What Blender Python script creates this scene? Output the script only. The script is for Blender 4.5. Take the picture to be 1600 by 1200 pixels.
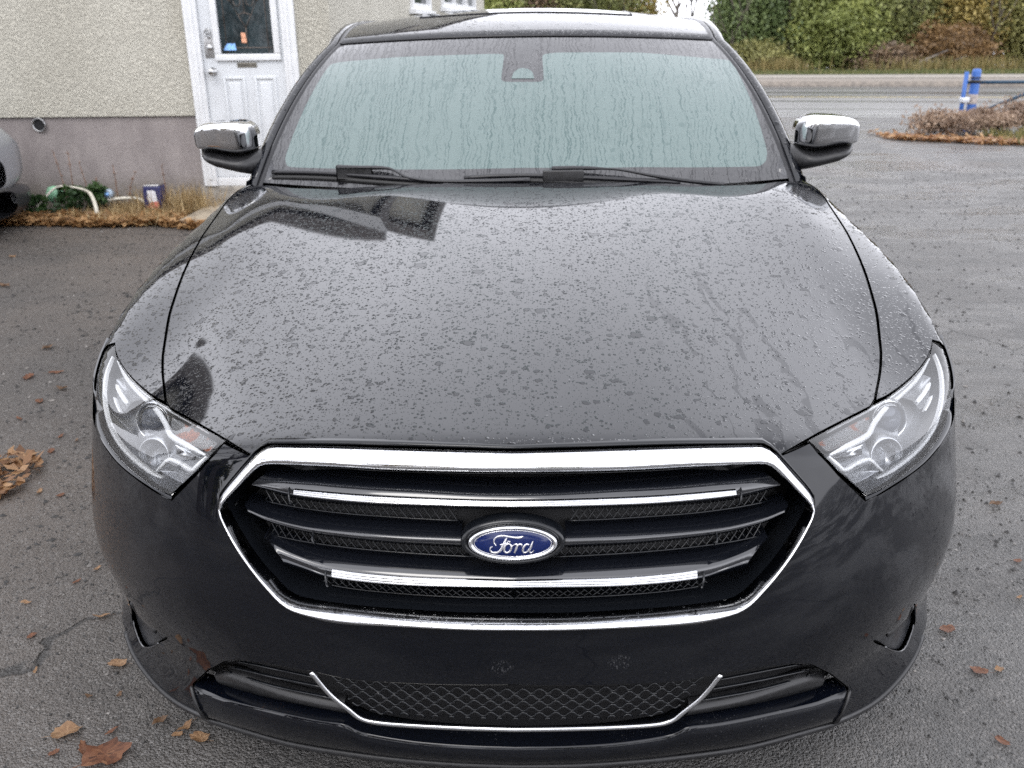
import bpy, bmesh, math, random
import numpy as np
from mathutils import Vector, Matrix
from mathutils.geometry import delaunay_2d_cdt

for _o in list(bpy.data.objects): bpy.data.objects.remove(_o)
R = math.radians
scene = bpy.context.scene
COL = scene.collection
random.seed(7); RNG = np.random.default_rng(11)

# ------------------------------------------------------------------ camera
cam_data = bpy.data.cameras.new('camera'); cam = bpy.data.objects.new('camera', cam_data); COL.objects.link(cam)
_th, _ps, _roll = R(20.7), R(-1.6), R(-0.7)
CAM = np.array([.038, -1.27, 1.417])
_fw = np.array([math.sin(_ps)*math.cos(_th), math.cos(_ps)*math.cos(_th), -math.sin(_th)])
_r0 = np.array([math.cos(_ps), -math.sin(_ps), 0.]); _u0 = np.cross(_r0, _fw)
_rt = _r0*math.cos(_roll)+_u0*math.sin(_roll); _up = _u0*math.cos(_roll)-_r0*math.sin(_roll)
cam.matrix_world = Matrix(((_rt[0], _up[0], -_fw[0], CAM[0]), (_rt[1], _up[1], -_fw[1], CAM[1]), (_rt[2], _up[2], -_fw[2], CAM[2]), (0, 0, 0, 1)))
cam_data.sensor_width = 36.0; cam_data.lens = 36.0*1436/1600
cam_data.clip_start = .05; cam_data.clip_end = 2000
cam_data.dof.use_dof = True; cam_data.dof.focus_distance = 1.9; cam_data.dof.aperture_fstop = 5.6
scene.camera = cam

# ------------------------------------------------------------------ sky: bright overcast
SUN_EL, SUN_AZ = 52., 200.
world = bpy.data.worlds.new('World'); scene.world = world; world.use_nodes = True
nt = world.node_tree; nt.nodes.clear()
_out = nt.nodes.new('ShaderNodeOutputWorld'); _bg = nt.nodes.new('ShaderNodeBackground'); _bg.inputs['Strength'].default_value = .1
_sky = nt.nodes.new('ShaderNodeTexSky'); _sky.sky_type = 'NISHITA'; _sky.sun_disc = False
_sky.sun_elevation = R(SUN_EL); _sky.sun_rotation = R(SUN_AZ); _sky.dust_density = 3
_hs = nt.nodes.new('ShaderNodeHueSaturation'); _hs.inputs['Saturation'].default_value = .35
_tc = nt.nodes.new('ShaderNodeTexCoord'); _sp = nt.nodes.new('ShaderNodeSeparateXYZ')
_mr = nt.nodes.new('ShaderNodeMapRange'); _mr.interpolation_type = 'SMOOTHSTEP'; _mr.inputs['From Min'].default_value = .25; _mr.inputs['From Max'].default_value = .85
_mr.inputs['To Min'].default_value = 25.0; _mr.inputs['To Max'].default_value = 14.5
_cn = nt.nodes.new('ShaderNodeTexNoise'); _cn.inputs['Scale'].default_value = 2.2; _cn.inputs['Detail'].default_value = 4
_cm = nt.nodes.new('ShaderNodeMapRange'); _cm.inputs['From Min'].default_value = .3; _cm.inputs['From Max'].default_value = .7
_cm.inputs['To Min'].default_value = .86; _cm.inputs['To Max'].default_value = 1.12
_mm = nt.nodes.new('ShaderNodeMath'); _mm.operation = 'MULTIPLY'
_tint = nt.nodes.new('ShaderNodeVectorMath'); _tint.operation = 'SCALE'; _tint.inputs[0].default_value = (.965, .975, 1.045)
_mix = nt.nodes.new('ShaderNodeMix'); _mix.data_type = 'RGBA'; _mix.inputs['Factor'].default_value = .78
L = nt.links.new
L(_sky.outputs['Color'], _hs.inputs['Color']); L(_tc.outputs['Generated'], _sp.inputs[0]); L(_sp.outputs['Z'], _mr.inputs['Value'])
L(_tc.outputs['Generated'], _cn.inputs['Vector']); L(_cn.outputs['Fac'], _cm.inputs['Value'])
L(_mr.outputs['Result'], _mm.inputs[0]); L(_cm.outputs['Result'], _mm.inputs[1]); L(_mm.outputs[0], _tint.inputs['Scale'])
L(_hs.outputs['Color'], _mix.inputs['A']); L(_tint.outputs[0], _mix.inputs['B'])
L(_mix.outputs['Result'], _bg.inputs['Color']); L(_bg.outputs[0], _out.inputs['Surface'])

sun_d = bpy.data.lights.new('sun', 'SUN'); sun = bpy.data.objects.new('sun', sun_d); COL.objects.link(sun)
sun_d.energy = .6; sun_d.angle = R(25); sun_d.color = (1, .97, .93)
sun.rotation_euler = (R(90-SUN_EL), 0, R(180-SUN_AZ))

scene.view_settings.view_transform = 'Standard'; scene.view_settings.look = 'None'
scene.view_settings.exposure = 0.70; scene.view_settings.gamma = 1
scene.view_settings.use_curve_mapping = False
scene.render.engine = 'CYCLES'
try:
    scene.cycles.use_denoising = False; scene.cycles.max_bounces = 8; scene.cycles.caustics_reflective = False; scene.cycles.caustics_refractive = False
    scene.cycles.sample_clamp_indirect = 6
except Exception: pass

# ------------------------------------------------------------------ materials
class NB:
    """small node-building helper"""
    def __init__(s, name):
        s.m = bpy.data.materials.new(name); s.m.use_nodes = True; s.t = s.m.node_tree; s.t.nodes.clear()
        s.out = s.t.nodes.new('ShaderNodeOutputMaterial')
    def n(s, typ, **kw):
        nd = s.t.nodes.new(typ)
        for k, v in kw.items():
            if k.startswith('_'): setattr(nd, k[1:], v)
        for k, v in kw.items():
            if not k.startswith('_'): s.set(nd, k, v)
        return nd
    def set(s, nd, k, v):
        k = int(k[1:]) if k[0] == 'i' and k[1:].isdigit() else k.replace('__', ' ')
        i = nd.inputs[k]
        if isinstance(v, bpy.types.NodeSocket): s.t.links.new(v, i)
        else: i.default_value = v
    def obj(s): return s.n('ShaderNodeTexCoord').outputs['Object']
    def math(s, op, a, b=0., c=0., clamp=False):
        return s.n('ShaderNodeMath', _operation=op, _use_clamp=clamp, i0=a, i1=b, i2=c).outputs[0]
    def noise(s, vec, scale, detail=3., rough=.55, dist=0.):
        return s.n('ShaderNodeTexNoise', Vector=vec, Scale=scale, Detail=detail, Roughness=rough, Distortion=dist)
    def ramp(s, v, a, b, lo=0., hi=1., smooth=True):
        return s.n('ShaderNodeMapRange', _interpolation_type='SMOOTHSTEP' if smooth else 'LINEAR', i0=v, i1=a, i2=b, i3=lo, i4=hi).outputs[0]
    def mix(s, f, a, b):
        return s.n('ShaderNodeMix', _data_type='RGBA', Factor=f, A=a, B=b).outputs['Result']
    def scale(s, vec, v): return s.n('ShaderNodeVectorMath', _operation='MULTIPLY', i0=vec, i1=v).outputs[0]
    def add(s, a, b): return s.n('ShaderNodeVectorMath', _operation='ADD', i0=a, i1=b).outputs[0]
    def bump(s, h, strength=1., dist=.001, normal=None):
        b = s.n('ShaderNodeBump', Height=h, Strength=strength, Distance=dist)
        if normal is not None: s.set(b, 'Normal', normal)
        return b.outputs[0]
    def pbr(s, **kw):
        p = s.n('ShaderNodeBsdfPrincipled', **kw); s.t.links.new(p.outputs[0], s.out.inputs['Surface']); return p
def c4(*c): return (c[0], c[1], c[2], 1.) if len(c) >= 3 else (c[0], c[0], c[0], 1.)
def plain(name, col, rough=.5, metal=0., noise=0., scale=40., bump=0., ior=1.5, **kw):
    b = NB(name); o = b.obj(); col = c4(*col)
    base = col; r = rough; extra = {}
    if noise:
        f = b.noise(o, scale, 5).outputs['Fac']
        base = b.mix(b.ramp(f, .3, .7), tuple(x*(1-noise) for x in col[:3])+(1,), tuple(min(1, x*(1+noise)) for x in col[:3])+(1,))
        r = b.ramp(f, .3, .7, rough*.85, min(1, rough*1.15))
        if bump: extra['Normal'] = b.bump(f, 1., bump)
    b.pbr(Base__Color=base, Roughness=r, Metallic=metal, IOR=ior, **extra, **kw)
    return b.m

def drops_height(b, vec, gain=1.):
    """rain drops on a sheet: (mask, height). vec is in metres on the surface"""
    w = b.noise(vec, 55., 2.); v1 = b.add(vec, b.scale(b.add(w.outputs['Color'], (-.5, -.5, -.5)), (.012, .012, .012)))
    def layer(v, sc, lo, hi, edge):
        vo = b.n('ShaderNodeTexVoronoi', _feature='F1', Vector=v, Scale=sc, Randomness=1.)
        sep = b.n('ShaderNodeSeparateColor', Color=vo.outputs['Color'])
        rad = b.ramp(sep.outputs[0], lo, hi, 0., .46*gain, False)
        d = b.math('SUBTRACT', rad, vo.outputs['Distance'])
        return b.ramp(d, 0., edge)
    s1 = layer(v1, 120., .18, .95, .26)
    s2 = layer(b.add(v1, b.scale(b.add(b.noise(vec, 130., 2.).outputs['Color'], (-.5, -.5, -.5)), (.010, .010, .010))), 48., .38, 1.10, .09)
    s3 = layer(vec, 260., .22, 1.0, .34)
    s4 = layer(b.add(v1, b.scale(b.add(b.noise(vec, 75., 3.).outputs['Color'], (-.5, -.5, -.5)), (.030, .030, .030))), 21., .55, 1.2, .05)
    m = b.math('MAXIMUM', b.math('MAXIMUM', s1, b.math('MULTIPLY', s3, .7)), b.math('MAXIMUM', s2, s4))
    return m

def paint_mat(name, patches=False, drops=True):
    b = NB(name); o = b.obj(); nrm = b.n('ShaderNodeNewGeometry').outputs['Normal']
    nz = b.n('ShaderNodeSeparateXYZ', i0=nrm).outputs[2]
    up = b.ramp(nz, .45, .85)          # drops lie where the sheet is near level
    fl = b.n('ShaderNodeTexVoronoi', _feature='F1', Vector=o, Scale=2600.)
    flake = b.n('ShaderNodeSeparateColor', Color=fl.outputs['Color']).outputs[0]
    base = b.mix(b.ramp(flake, .8, 1.), c4(.0016, .0022, .0042), c4(.005, .0065, .011))
    kw = {}
    ior = 1.58; rough = .025
    if drops:
        m = drops_height(b, o)
        ox, oy, oz = (b.n('ShaderNodeSeparateXYZ', i0=o).outputs[i] for i in range(3))
        wv = b.add(o, b.scale(b.add(b.noise(o, 9., 3.).outputs['Color'], (-.5, -.5, -.5)), (.10, 0., 0.)))
        rv = b.n('ShaderNodeTexNoise', Vector=b.scale(wv, (9., .9, 0.)), Scale=1., Detail=1.5).outputs['Fac']
        wid = b.ramp(b.noise(o, 18., 2.).outputs['Fac'], .35, .65, .004, .022, False)
        riv = b.ramp(b.math('SUBTRACT', wid, b.math('ABSOLUTE', b.math('SUBTRACT', rv, .5))), 0., .006)
        area = b.math('MULTIPLY', b.ramp(ox, .20, .34), b.ramp(oy, 1.0, .75))
        flat = b.math('MULTIPLY', b.math('MULTIPLY', riv, area), up)
        m = b.math('MULTIPLY', m, up)
        kw['Normal'] = b.bump(m, 1., .0014); m = b.math('MAXIMUM', m, b.math('MULTIPLY', flat, .8))
        ior = b.ramp(m, 0., 1., 1.59, 1.38, False)
    if patches:
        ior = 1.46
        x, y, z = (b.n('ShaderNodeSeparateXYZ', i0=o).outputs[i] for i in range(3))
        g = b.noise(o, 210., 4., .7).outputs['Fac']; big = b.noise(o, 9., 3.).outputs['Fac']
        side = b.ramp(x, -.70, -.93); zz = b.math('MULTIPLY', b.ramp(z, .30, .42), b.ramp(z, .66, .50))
        md = b.math('MULTIPLY', b.math('MULTIPLY', side, zz), b.ramp(g, .50, .62))  # brown speckle over the left side of the bumper
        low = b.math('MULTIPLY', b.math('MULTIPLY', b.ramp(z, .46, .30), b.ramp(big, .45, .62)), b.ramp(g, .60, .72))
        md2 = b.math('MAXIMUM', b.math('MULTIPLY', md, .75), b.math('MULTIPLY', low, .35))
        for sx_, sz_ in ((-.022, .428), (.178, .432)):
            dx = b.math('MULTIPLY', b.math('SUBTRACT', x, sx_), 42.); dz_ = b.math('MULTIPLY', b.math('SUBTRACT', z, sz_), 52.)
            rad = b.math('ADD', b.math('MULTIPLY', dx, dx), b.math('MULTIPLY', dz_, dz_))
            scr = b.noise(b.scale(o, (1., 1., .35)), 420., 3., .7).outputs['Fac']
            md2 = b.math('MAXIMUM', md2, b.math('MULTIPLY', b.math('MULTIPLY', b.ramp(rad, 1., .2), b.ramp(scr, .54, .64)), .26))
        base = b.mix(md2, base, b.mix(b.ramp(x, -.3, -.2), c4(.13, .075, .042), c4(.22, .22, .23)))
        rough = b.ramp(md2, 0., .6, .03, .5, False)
    b.pbr(Base__Color=base, Roughness=rough, IOR=ior, **kw)
    return b.m

M = {}
M['paint'] = paint_mat('black_paint_with_rain')
M['paint_low'] = paint_mat('black_paint_bumper', patches=True, drops=False)
M['bar_black'] = plain('bar_black', (.006, .007, .010), .09, ior=1.9)
M['light_guide'] = plain('light_guide', (.84, .85, .86), .25, .1)
M['gloss_black'] = plain('gloss_black', (.006, .007, .009), .06, ior=1.5)
M['black_plastic'] = plain('black_plastic', (.012, .012, .013), .42, noise=.25, scale=60)
M['pocket_black'] = plain('pocket_black', (.020, .021, .024), .30, noise=.2, scale=50, ior=1.6)
M['dark_cavity'] = plain('dark_cavity', (.004, .004, .005), .7)
M['rubber'] = plain('rubber', (.012, .012, .012), .55, noise=.3, scale=80)
M['wet_rubber'] = plain('wet_rubber', (.007, .007, .009), .34, noise=.3, scale=90)
def chrome():
    b = NB('chrome'); o = b.obj(); f = b.noise(o, 30., 4.).outputs['Fac']
    d = drops_height(b, o, .8); nz = b.n('ShaderNodeSeparateXYZ', i0=b.n('ShaderNodeNewGeometry').outputs['Normal']).outputs[2]
    m = b.math('MULTIPLY', d, b.ramp(nz, .1, .5))
    b.pbr(Base__Color=c4(.70, .71, .73), Metallic=1., Roughness=b.ramp(f, .3, .7, .04, .13), Normal=b.bump(m, .35, .0005))
    return b.m
M['chrome'] = chrome()
M['satin_chrome'] = plain('satin_chrome', (.62, .63, .65), .22, 1.)
M['reflector'] = plain('reflector', (.70, .71, .72), .16, 1., noise=.1, scale=90)
M['housing_grey'] = plain('housing_grey', (.50, .51, .53), .28, .7)
M['housing_dark'] = plain('housing_dark', (.36, .37, .39), .26, .75)
M['emblem_blue'] = plain('emblem_blue', (.004, .012, .075), .10)
M['emblem_silver'] = plain('emblem_silver', (.78, .78, .80), .22, .85)
def amber():
    b = NB('amber_indicator'); o = b.obj()
    n = b.noise(o, 26., 2.).outputs['Fac']; bars = b.n('ShaderNodeTexWave', Vector=o, Scale=95., Distortion=1.).outputs['Fac']
    col = b.mix(b.ramp(n, .50, .60), c4(.62, .63, .64), c4(.75, .20, .06))
    b.pbr(Base__Color=col, Roughness=.18, Metallic=.55, Normal=b.bump(bars, 1., .0016)); return b.m
M['amber'] = amber()
def clear(name, tint=(1, 1, 1), gloss_rough=.01, ior=1.5, frost=0.):
    b = NB(name)
    tr = b.n('ShaderNodeBsdfTransparent', Color=c4(*tint)); gl = b.n('ShaderNodeBsdfGlossy', Color=c4(1, 1, 1), Roughness=gloss_rough)
    fr = b.n('ShaderNodeFresnel', IOR=ior)
    fac = fr.outputs[0]
    if frost:
        df = b.n('ShaderNodeBsdfDiffuse', Color=c4(.7, .7, .7)); mx0 = b.n('ShaderNodeMixShader', Fac=frost, i1=tr.outputs[0], i2=df.outputs[0]); tr = mx0
    mx = b.n('ShaderNodeMixShader', Fac=fac, i1=tr.outputs[0], i2=gl.outputs[0])
    b.t.links.new(mx.outputs[0], b.out.inputs['Surface']); return b.m
M['lamp_glass'] = clear('lamp_glass', (.96, .97, .98), .015, 1.40, .03)
M['lens_glass'] = plain('lens_glass', (.05, .06, .085), .04, .2)
def windshield(name, fogged):
    b = NB(name); uv = b.n('ShaderNodeUVMap').outputs[0]; o = b.obj()
    # u across, v up the glass, both in metres
    w = b.noise(b.scale(uv, (14., 6., 1.)), 1., 3.)
    warp = b.add(uv, b.scale(b.add(w.outputs['Color'], (-.5, -.5, -.5)), (.055, .0, .0)))
    w2 = b.noise(uv, 45., 2.); warp = b.add(warp, b.scale(b.add(w2.outputs['Color'], (-.5, -.5, -.5)), (.018, .018, 0.)))
    run = b.n('ShaderNodeTexVoronoi', _feature='F1', Vector=b.scale(warp, (62., 4.2, 1.)), Scale=1., Randomness=1.)
    sep = b.n('ShaderNodeSeparateColor', Color=run.outputs['Color'])
    r = b.math('MULTIPLY', b.ramp(sep.outputs[0], .35, 1., 0., .30, False), b.ramp(b.noise(uv, 16., 2.).outputs['Fac'], .36, .56))
    m1 = b.ramp(b.math('SUBTRACT', r, run.outputs['Distance']), 0., .10)
    dm = drops_height(b, uv, .85)
    wv = b.add(uv, b.scale(b.add(b.noise(b.scale(uv, (9., 5., 1.)), 1., 3.).outputs['Color'], (-.5, -.5, -.5)), (.075, 0., 0.)))
    wv = b.add(wv, b.scale(b.add(b.noise(uv, 42., 2.).outputs['Color'], (-.5, -.5, -.5)), (.016, .0, 0.)))
    rv = b.n('ShaderNodeTexNoise', Vector=b.scale(wv, (84., 2.0, 1.)), Scale=1., Detail=.6).outputs['Fac']
    wid = b.ramp(b.noise(uv, 22., 2.).outputs['Fac'], .35, .65, .008, .030, False)
    riv = b.ramp(b.math('SUBTRACT', wid, b.math('ABSOLUTE', b.math('SUBTRACT', rv, .5))), 0., .010)
    riv = b.math('MULTIPLY', riv, b.ramp(b.noise(b.scale(uv, (6., 3., 1.)), 1.6, 3.).outputs['Fac'], .30, .42))
    vv = b.add(uv, b.scale(b.add(b.noise(b.scale(uv, (7., 9., 1.)), 1., 4., .6).outputs['Color'], (-.5, -.5, -.5)), (.060, .0, 0.)))
    vv = b.add(vv, b.scale(b.add(b.noise(uv, 60., 2.).outputs['Color'], (-.5, -.5, -.5)), (.010, .0, 0.)))
    sv_ = b.scale(vv, (72., 4.2, 0.)); vc = b.n('ShaderNodeTexVoronoi', _feature='F1', Vector=sv_, Scale=1., Randomness=1.)
    dxv = b.n('ShaderNodeSeparateXYZ', i0=b.n('ShaderNodeVectorMath', _operation='SUBTRACT', i0=sv_, i1=vc.outputs['Position']).outputs[0]).outputs[0]
    cs = b.n('ShaderNodeSeparateColor', Color=vc.outputs['Color'])
    hw = b.math('MULTIPLY', b.ramp(cs.outputs[1], 0., 1., .05, .17, False), b.ramp(b.noise(uv, 38., 2.).outputs['Fac'], .34, .60, .35, 1.5, False))
    line = b.math('MULTIPLY', b.ramp(b.math('SUBTRACT', hw, b.math('ABSOLUTE', dxv)), -.02, .03), b.ramp(cs.outputs[0], .22, .30))
    m1 = b.math('MAXIMUM', b.math('MULTIPLY', riv, .5), line)
    bl = b.ramp(b.noise(uv, 30., 3., .6, 1.).outputs['Fac'], .60, .64)
    m = b.math('MAXIMUM', b.math('MAXIMUM', m1, b.math('MULTIPLY', dm, .55 if fogged else .95)), b.math('MULTIPLY', bl, .25))
    if fogged:
        base = b.mix(b.math('MULTIPLY', m, .8), c4(.120, .162, .157), c4(.056, .092, .091))
        big = b.noise(uv, 3., 2.).outputs['Fac']; base = b.mix(b.ramp(big, .3, .7, 0., .18), base, c4(.118, .155, .148))
    else: base = c4(.012, .012, .014)
    b.pbr(Base__Color=base, Roughness=.02, IOR=b.ramp(m, 0., 1., 1.55, 1.43, False) if fogged else b.ramp(m, 0., 1., 1.95, 1.6, False), Normal=b.bump(m, .55, .0008)); return b.m
M['fogged_glass'] = windshield('fogged_glass', True); M['frit_glass'] = windshield('frit_glass', False)
M['side_glass'] = plain('side_glass', (.012, .014, .015), .03, ior=1.5)

# ------------------------------------------------------------------ body surface of the sedan (metres, nose at y=0, pointing -y)
def sig(t): return t*t*(3-2*t)
def ss(a,b,x): return sig(np.clip((x-a)/(b-a),0,1))
def smax(a,b,k):
    m=np.maximum(a,b); return m+k*np.log1p(np.exp(-np.abs(a-b)/k))
XCR_Y=[-.3,.16,.38,.6,.85,1.2,1.55,2.2]; XCR=[.30,.455,.555,.65,.735,.805,.80,.78]
def Ztop(x,y):
    ax=np.abs(x)
    zc=.782+.158*y-.0120*y*y
    y0=1.505-.085*np.exp(-((ax-.60)/.16)**2)+.10*ss(.70,.86,ax)
    zc=zc-.11*.012*np.logaddexp(0,(y-y0)/.012)
    k=.215*np.clip(1-y/1.65,-.2,1.2); k=np.where(y<.3,np.minimum(k,.178),k)
    kk=.19*(1-ss(.15,1.62,y))
    xc=np.interp(y,XCR_Y,XCR)
    t=(ax-xc)/.012
    fl=.012*np.logaddexp(0,t)
    return zc-kk*ax*ax-fl*(.10)+.034*ss(.70,.97,ax)*ss(.35,.75,y)*(1-1.5*ss(.75,1.45,y))
def Gz(z):
    return np.interp(z,GZ_Z,GZ)
zz=np.array([-.2,.13,.18,.25,.35,.45,.52,.6,.7,.78,.9,1.3]);gg=np.array([.25,.10,.062,.033,.012,.0,.0,.014,.050,.078,.118,.28])
# smooth resample
GZ_Z=np.linspace(-.2,1.3,301);g0=np.interp(GZ_Z,zz,gg)
kern=np.exp(-.5*(np.arange(-24,25)/8.)**2);kern/=kern.sum()
GZ=np.convolve(np.pad(g0,24,mode='reflect',reflect_type='odd'),kern,'valid')
def Front(x,z):
    s=1-.30*(1-ss(.08,.27,z))-.10*np.exp(-((z-.41)/.15)**2)
    return s*(.30*x*x+.35*x**4)+Gz(z)
def Side(y,z):
    return .946+.030*np.exp(-((y-1.0)/.38)**2)-.30*np.maximum(z-.62,0)**2-.12*np.maximum(.5-z,0)**2
def body(x,y,z):
    top=(z-Ztop(x,y))
    fr=(Front(x,z)-y)/np.sqrt(1+(.60*x+1.4*x**3)**2)
    ax=np.abs(x)
    sd=ax-Side(y,z)
    a=smax(fr,sd,.016)
    return smax(a,top,.011)
def bodyP(P): return body(P[...,0],P[...,1],P[...,2])
def grad(P,e=1e-4):
    g=np.zeros_like(P)
    for i in range(3):
        d=np.zeros(3);d[i]=e
        g[...,i]=(bodyP(P+d)-bodyP(P-d))/(2*e)
    return g/np.linalg.norm(g,axis=-1,keepdims=True)
# ---- greenhouse
def W(s,t):
    """windshield s in[-1,1], t in[0,1]"""
    s=np.asarray(s,float);t=np.asarray(t,float)
    bx=.866*s;by=1.645+.165*s*s;bz=.985+.012*s*s
    tx=.712*s;ty=2.32+.15*s*s;tz=1.418-.021*s*s
    b=4*t*(1-t)
    x=bx+(tx-bx)*t+.012*s*b; y=by+(ty-by)*t-.020*b; z=bz+(tz-bz)*t+.030*b
    return np.stack([x,y,z],-1)
def Roof(x,y):
    u=np.clip((y-2.32-.15*(x/.712)**2)/1.15,-.05,3)
    zr=1.418+.117*(1-np.abs(1-u)**3.6)
    zr=np.where(u>1,1.535-.055*(u-1)**2,zr)
    return zr-(.0415+.050*ss(.0,.55,u))*x*x

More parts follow.
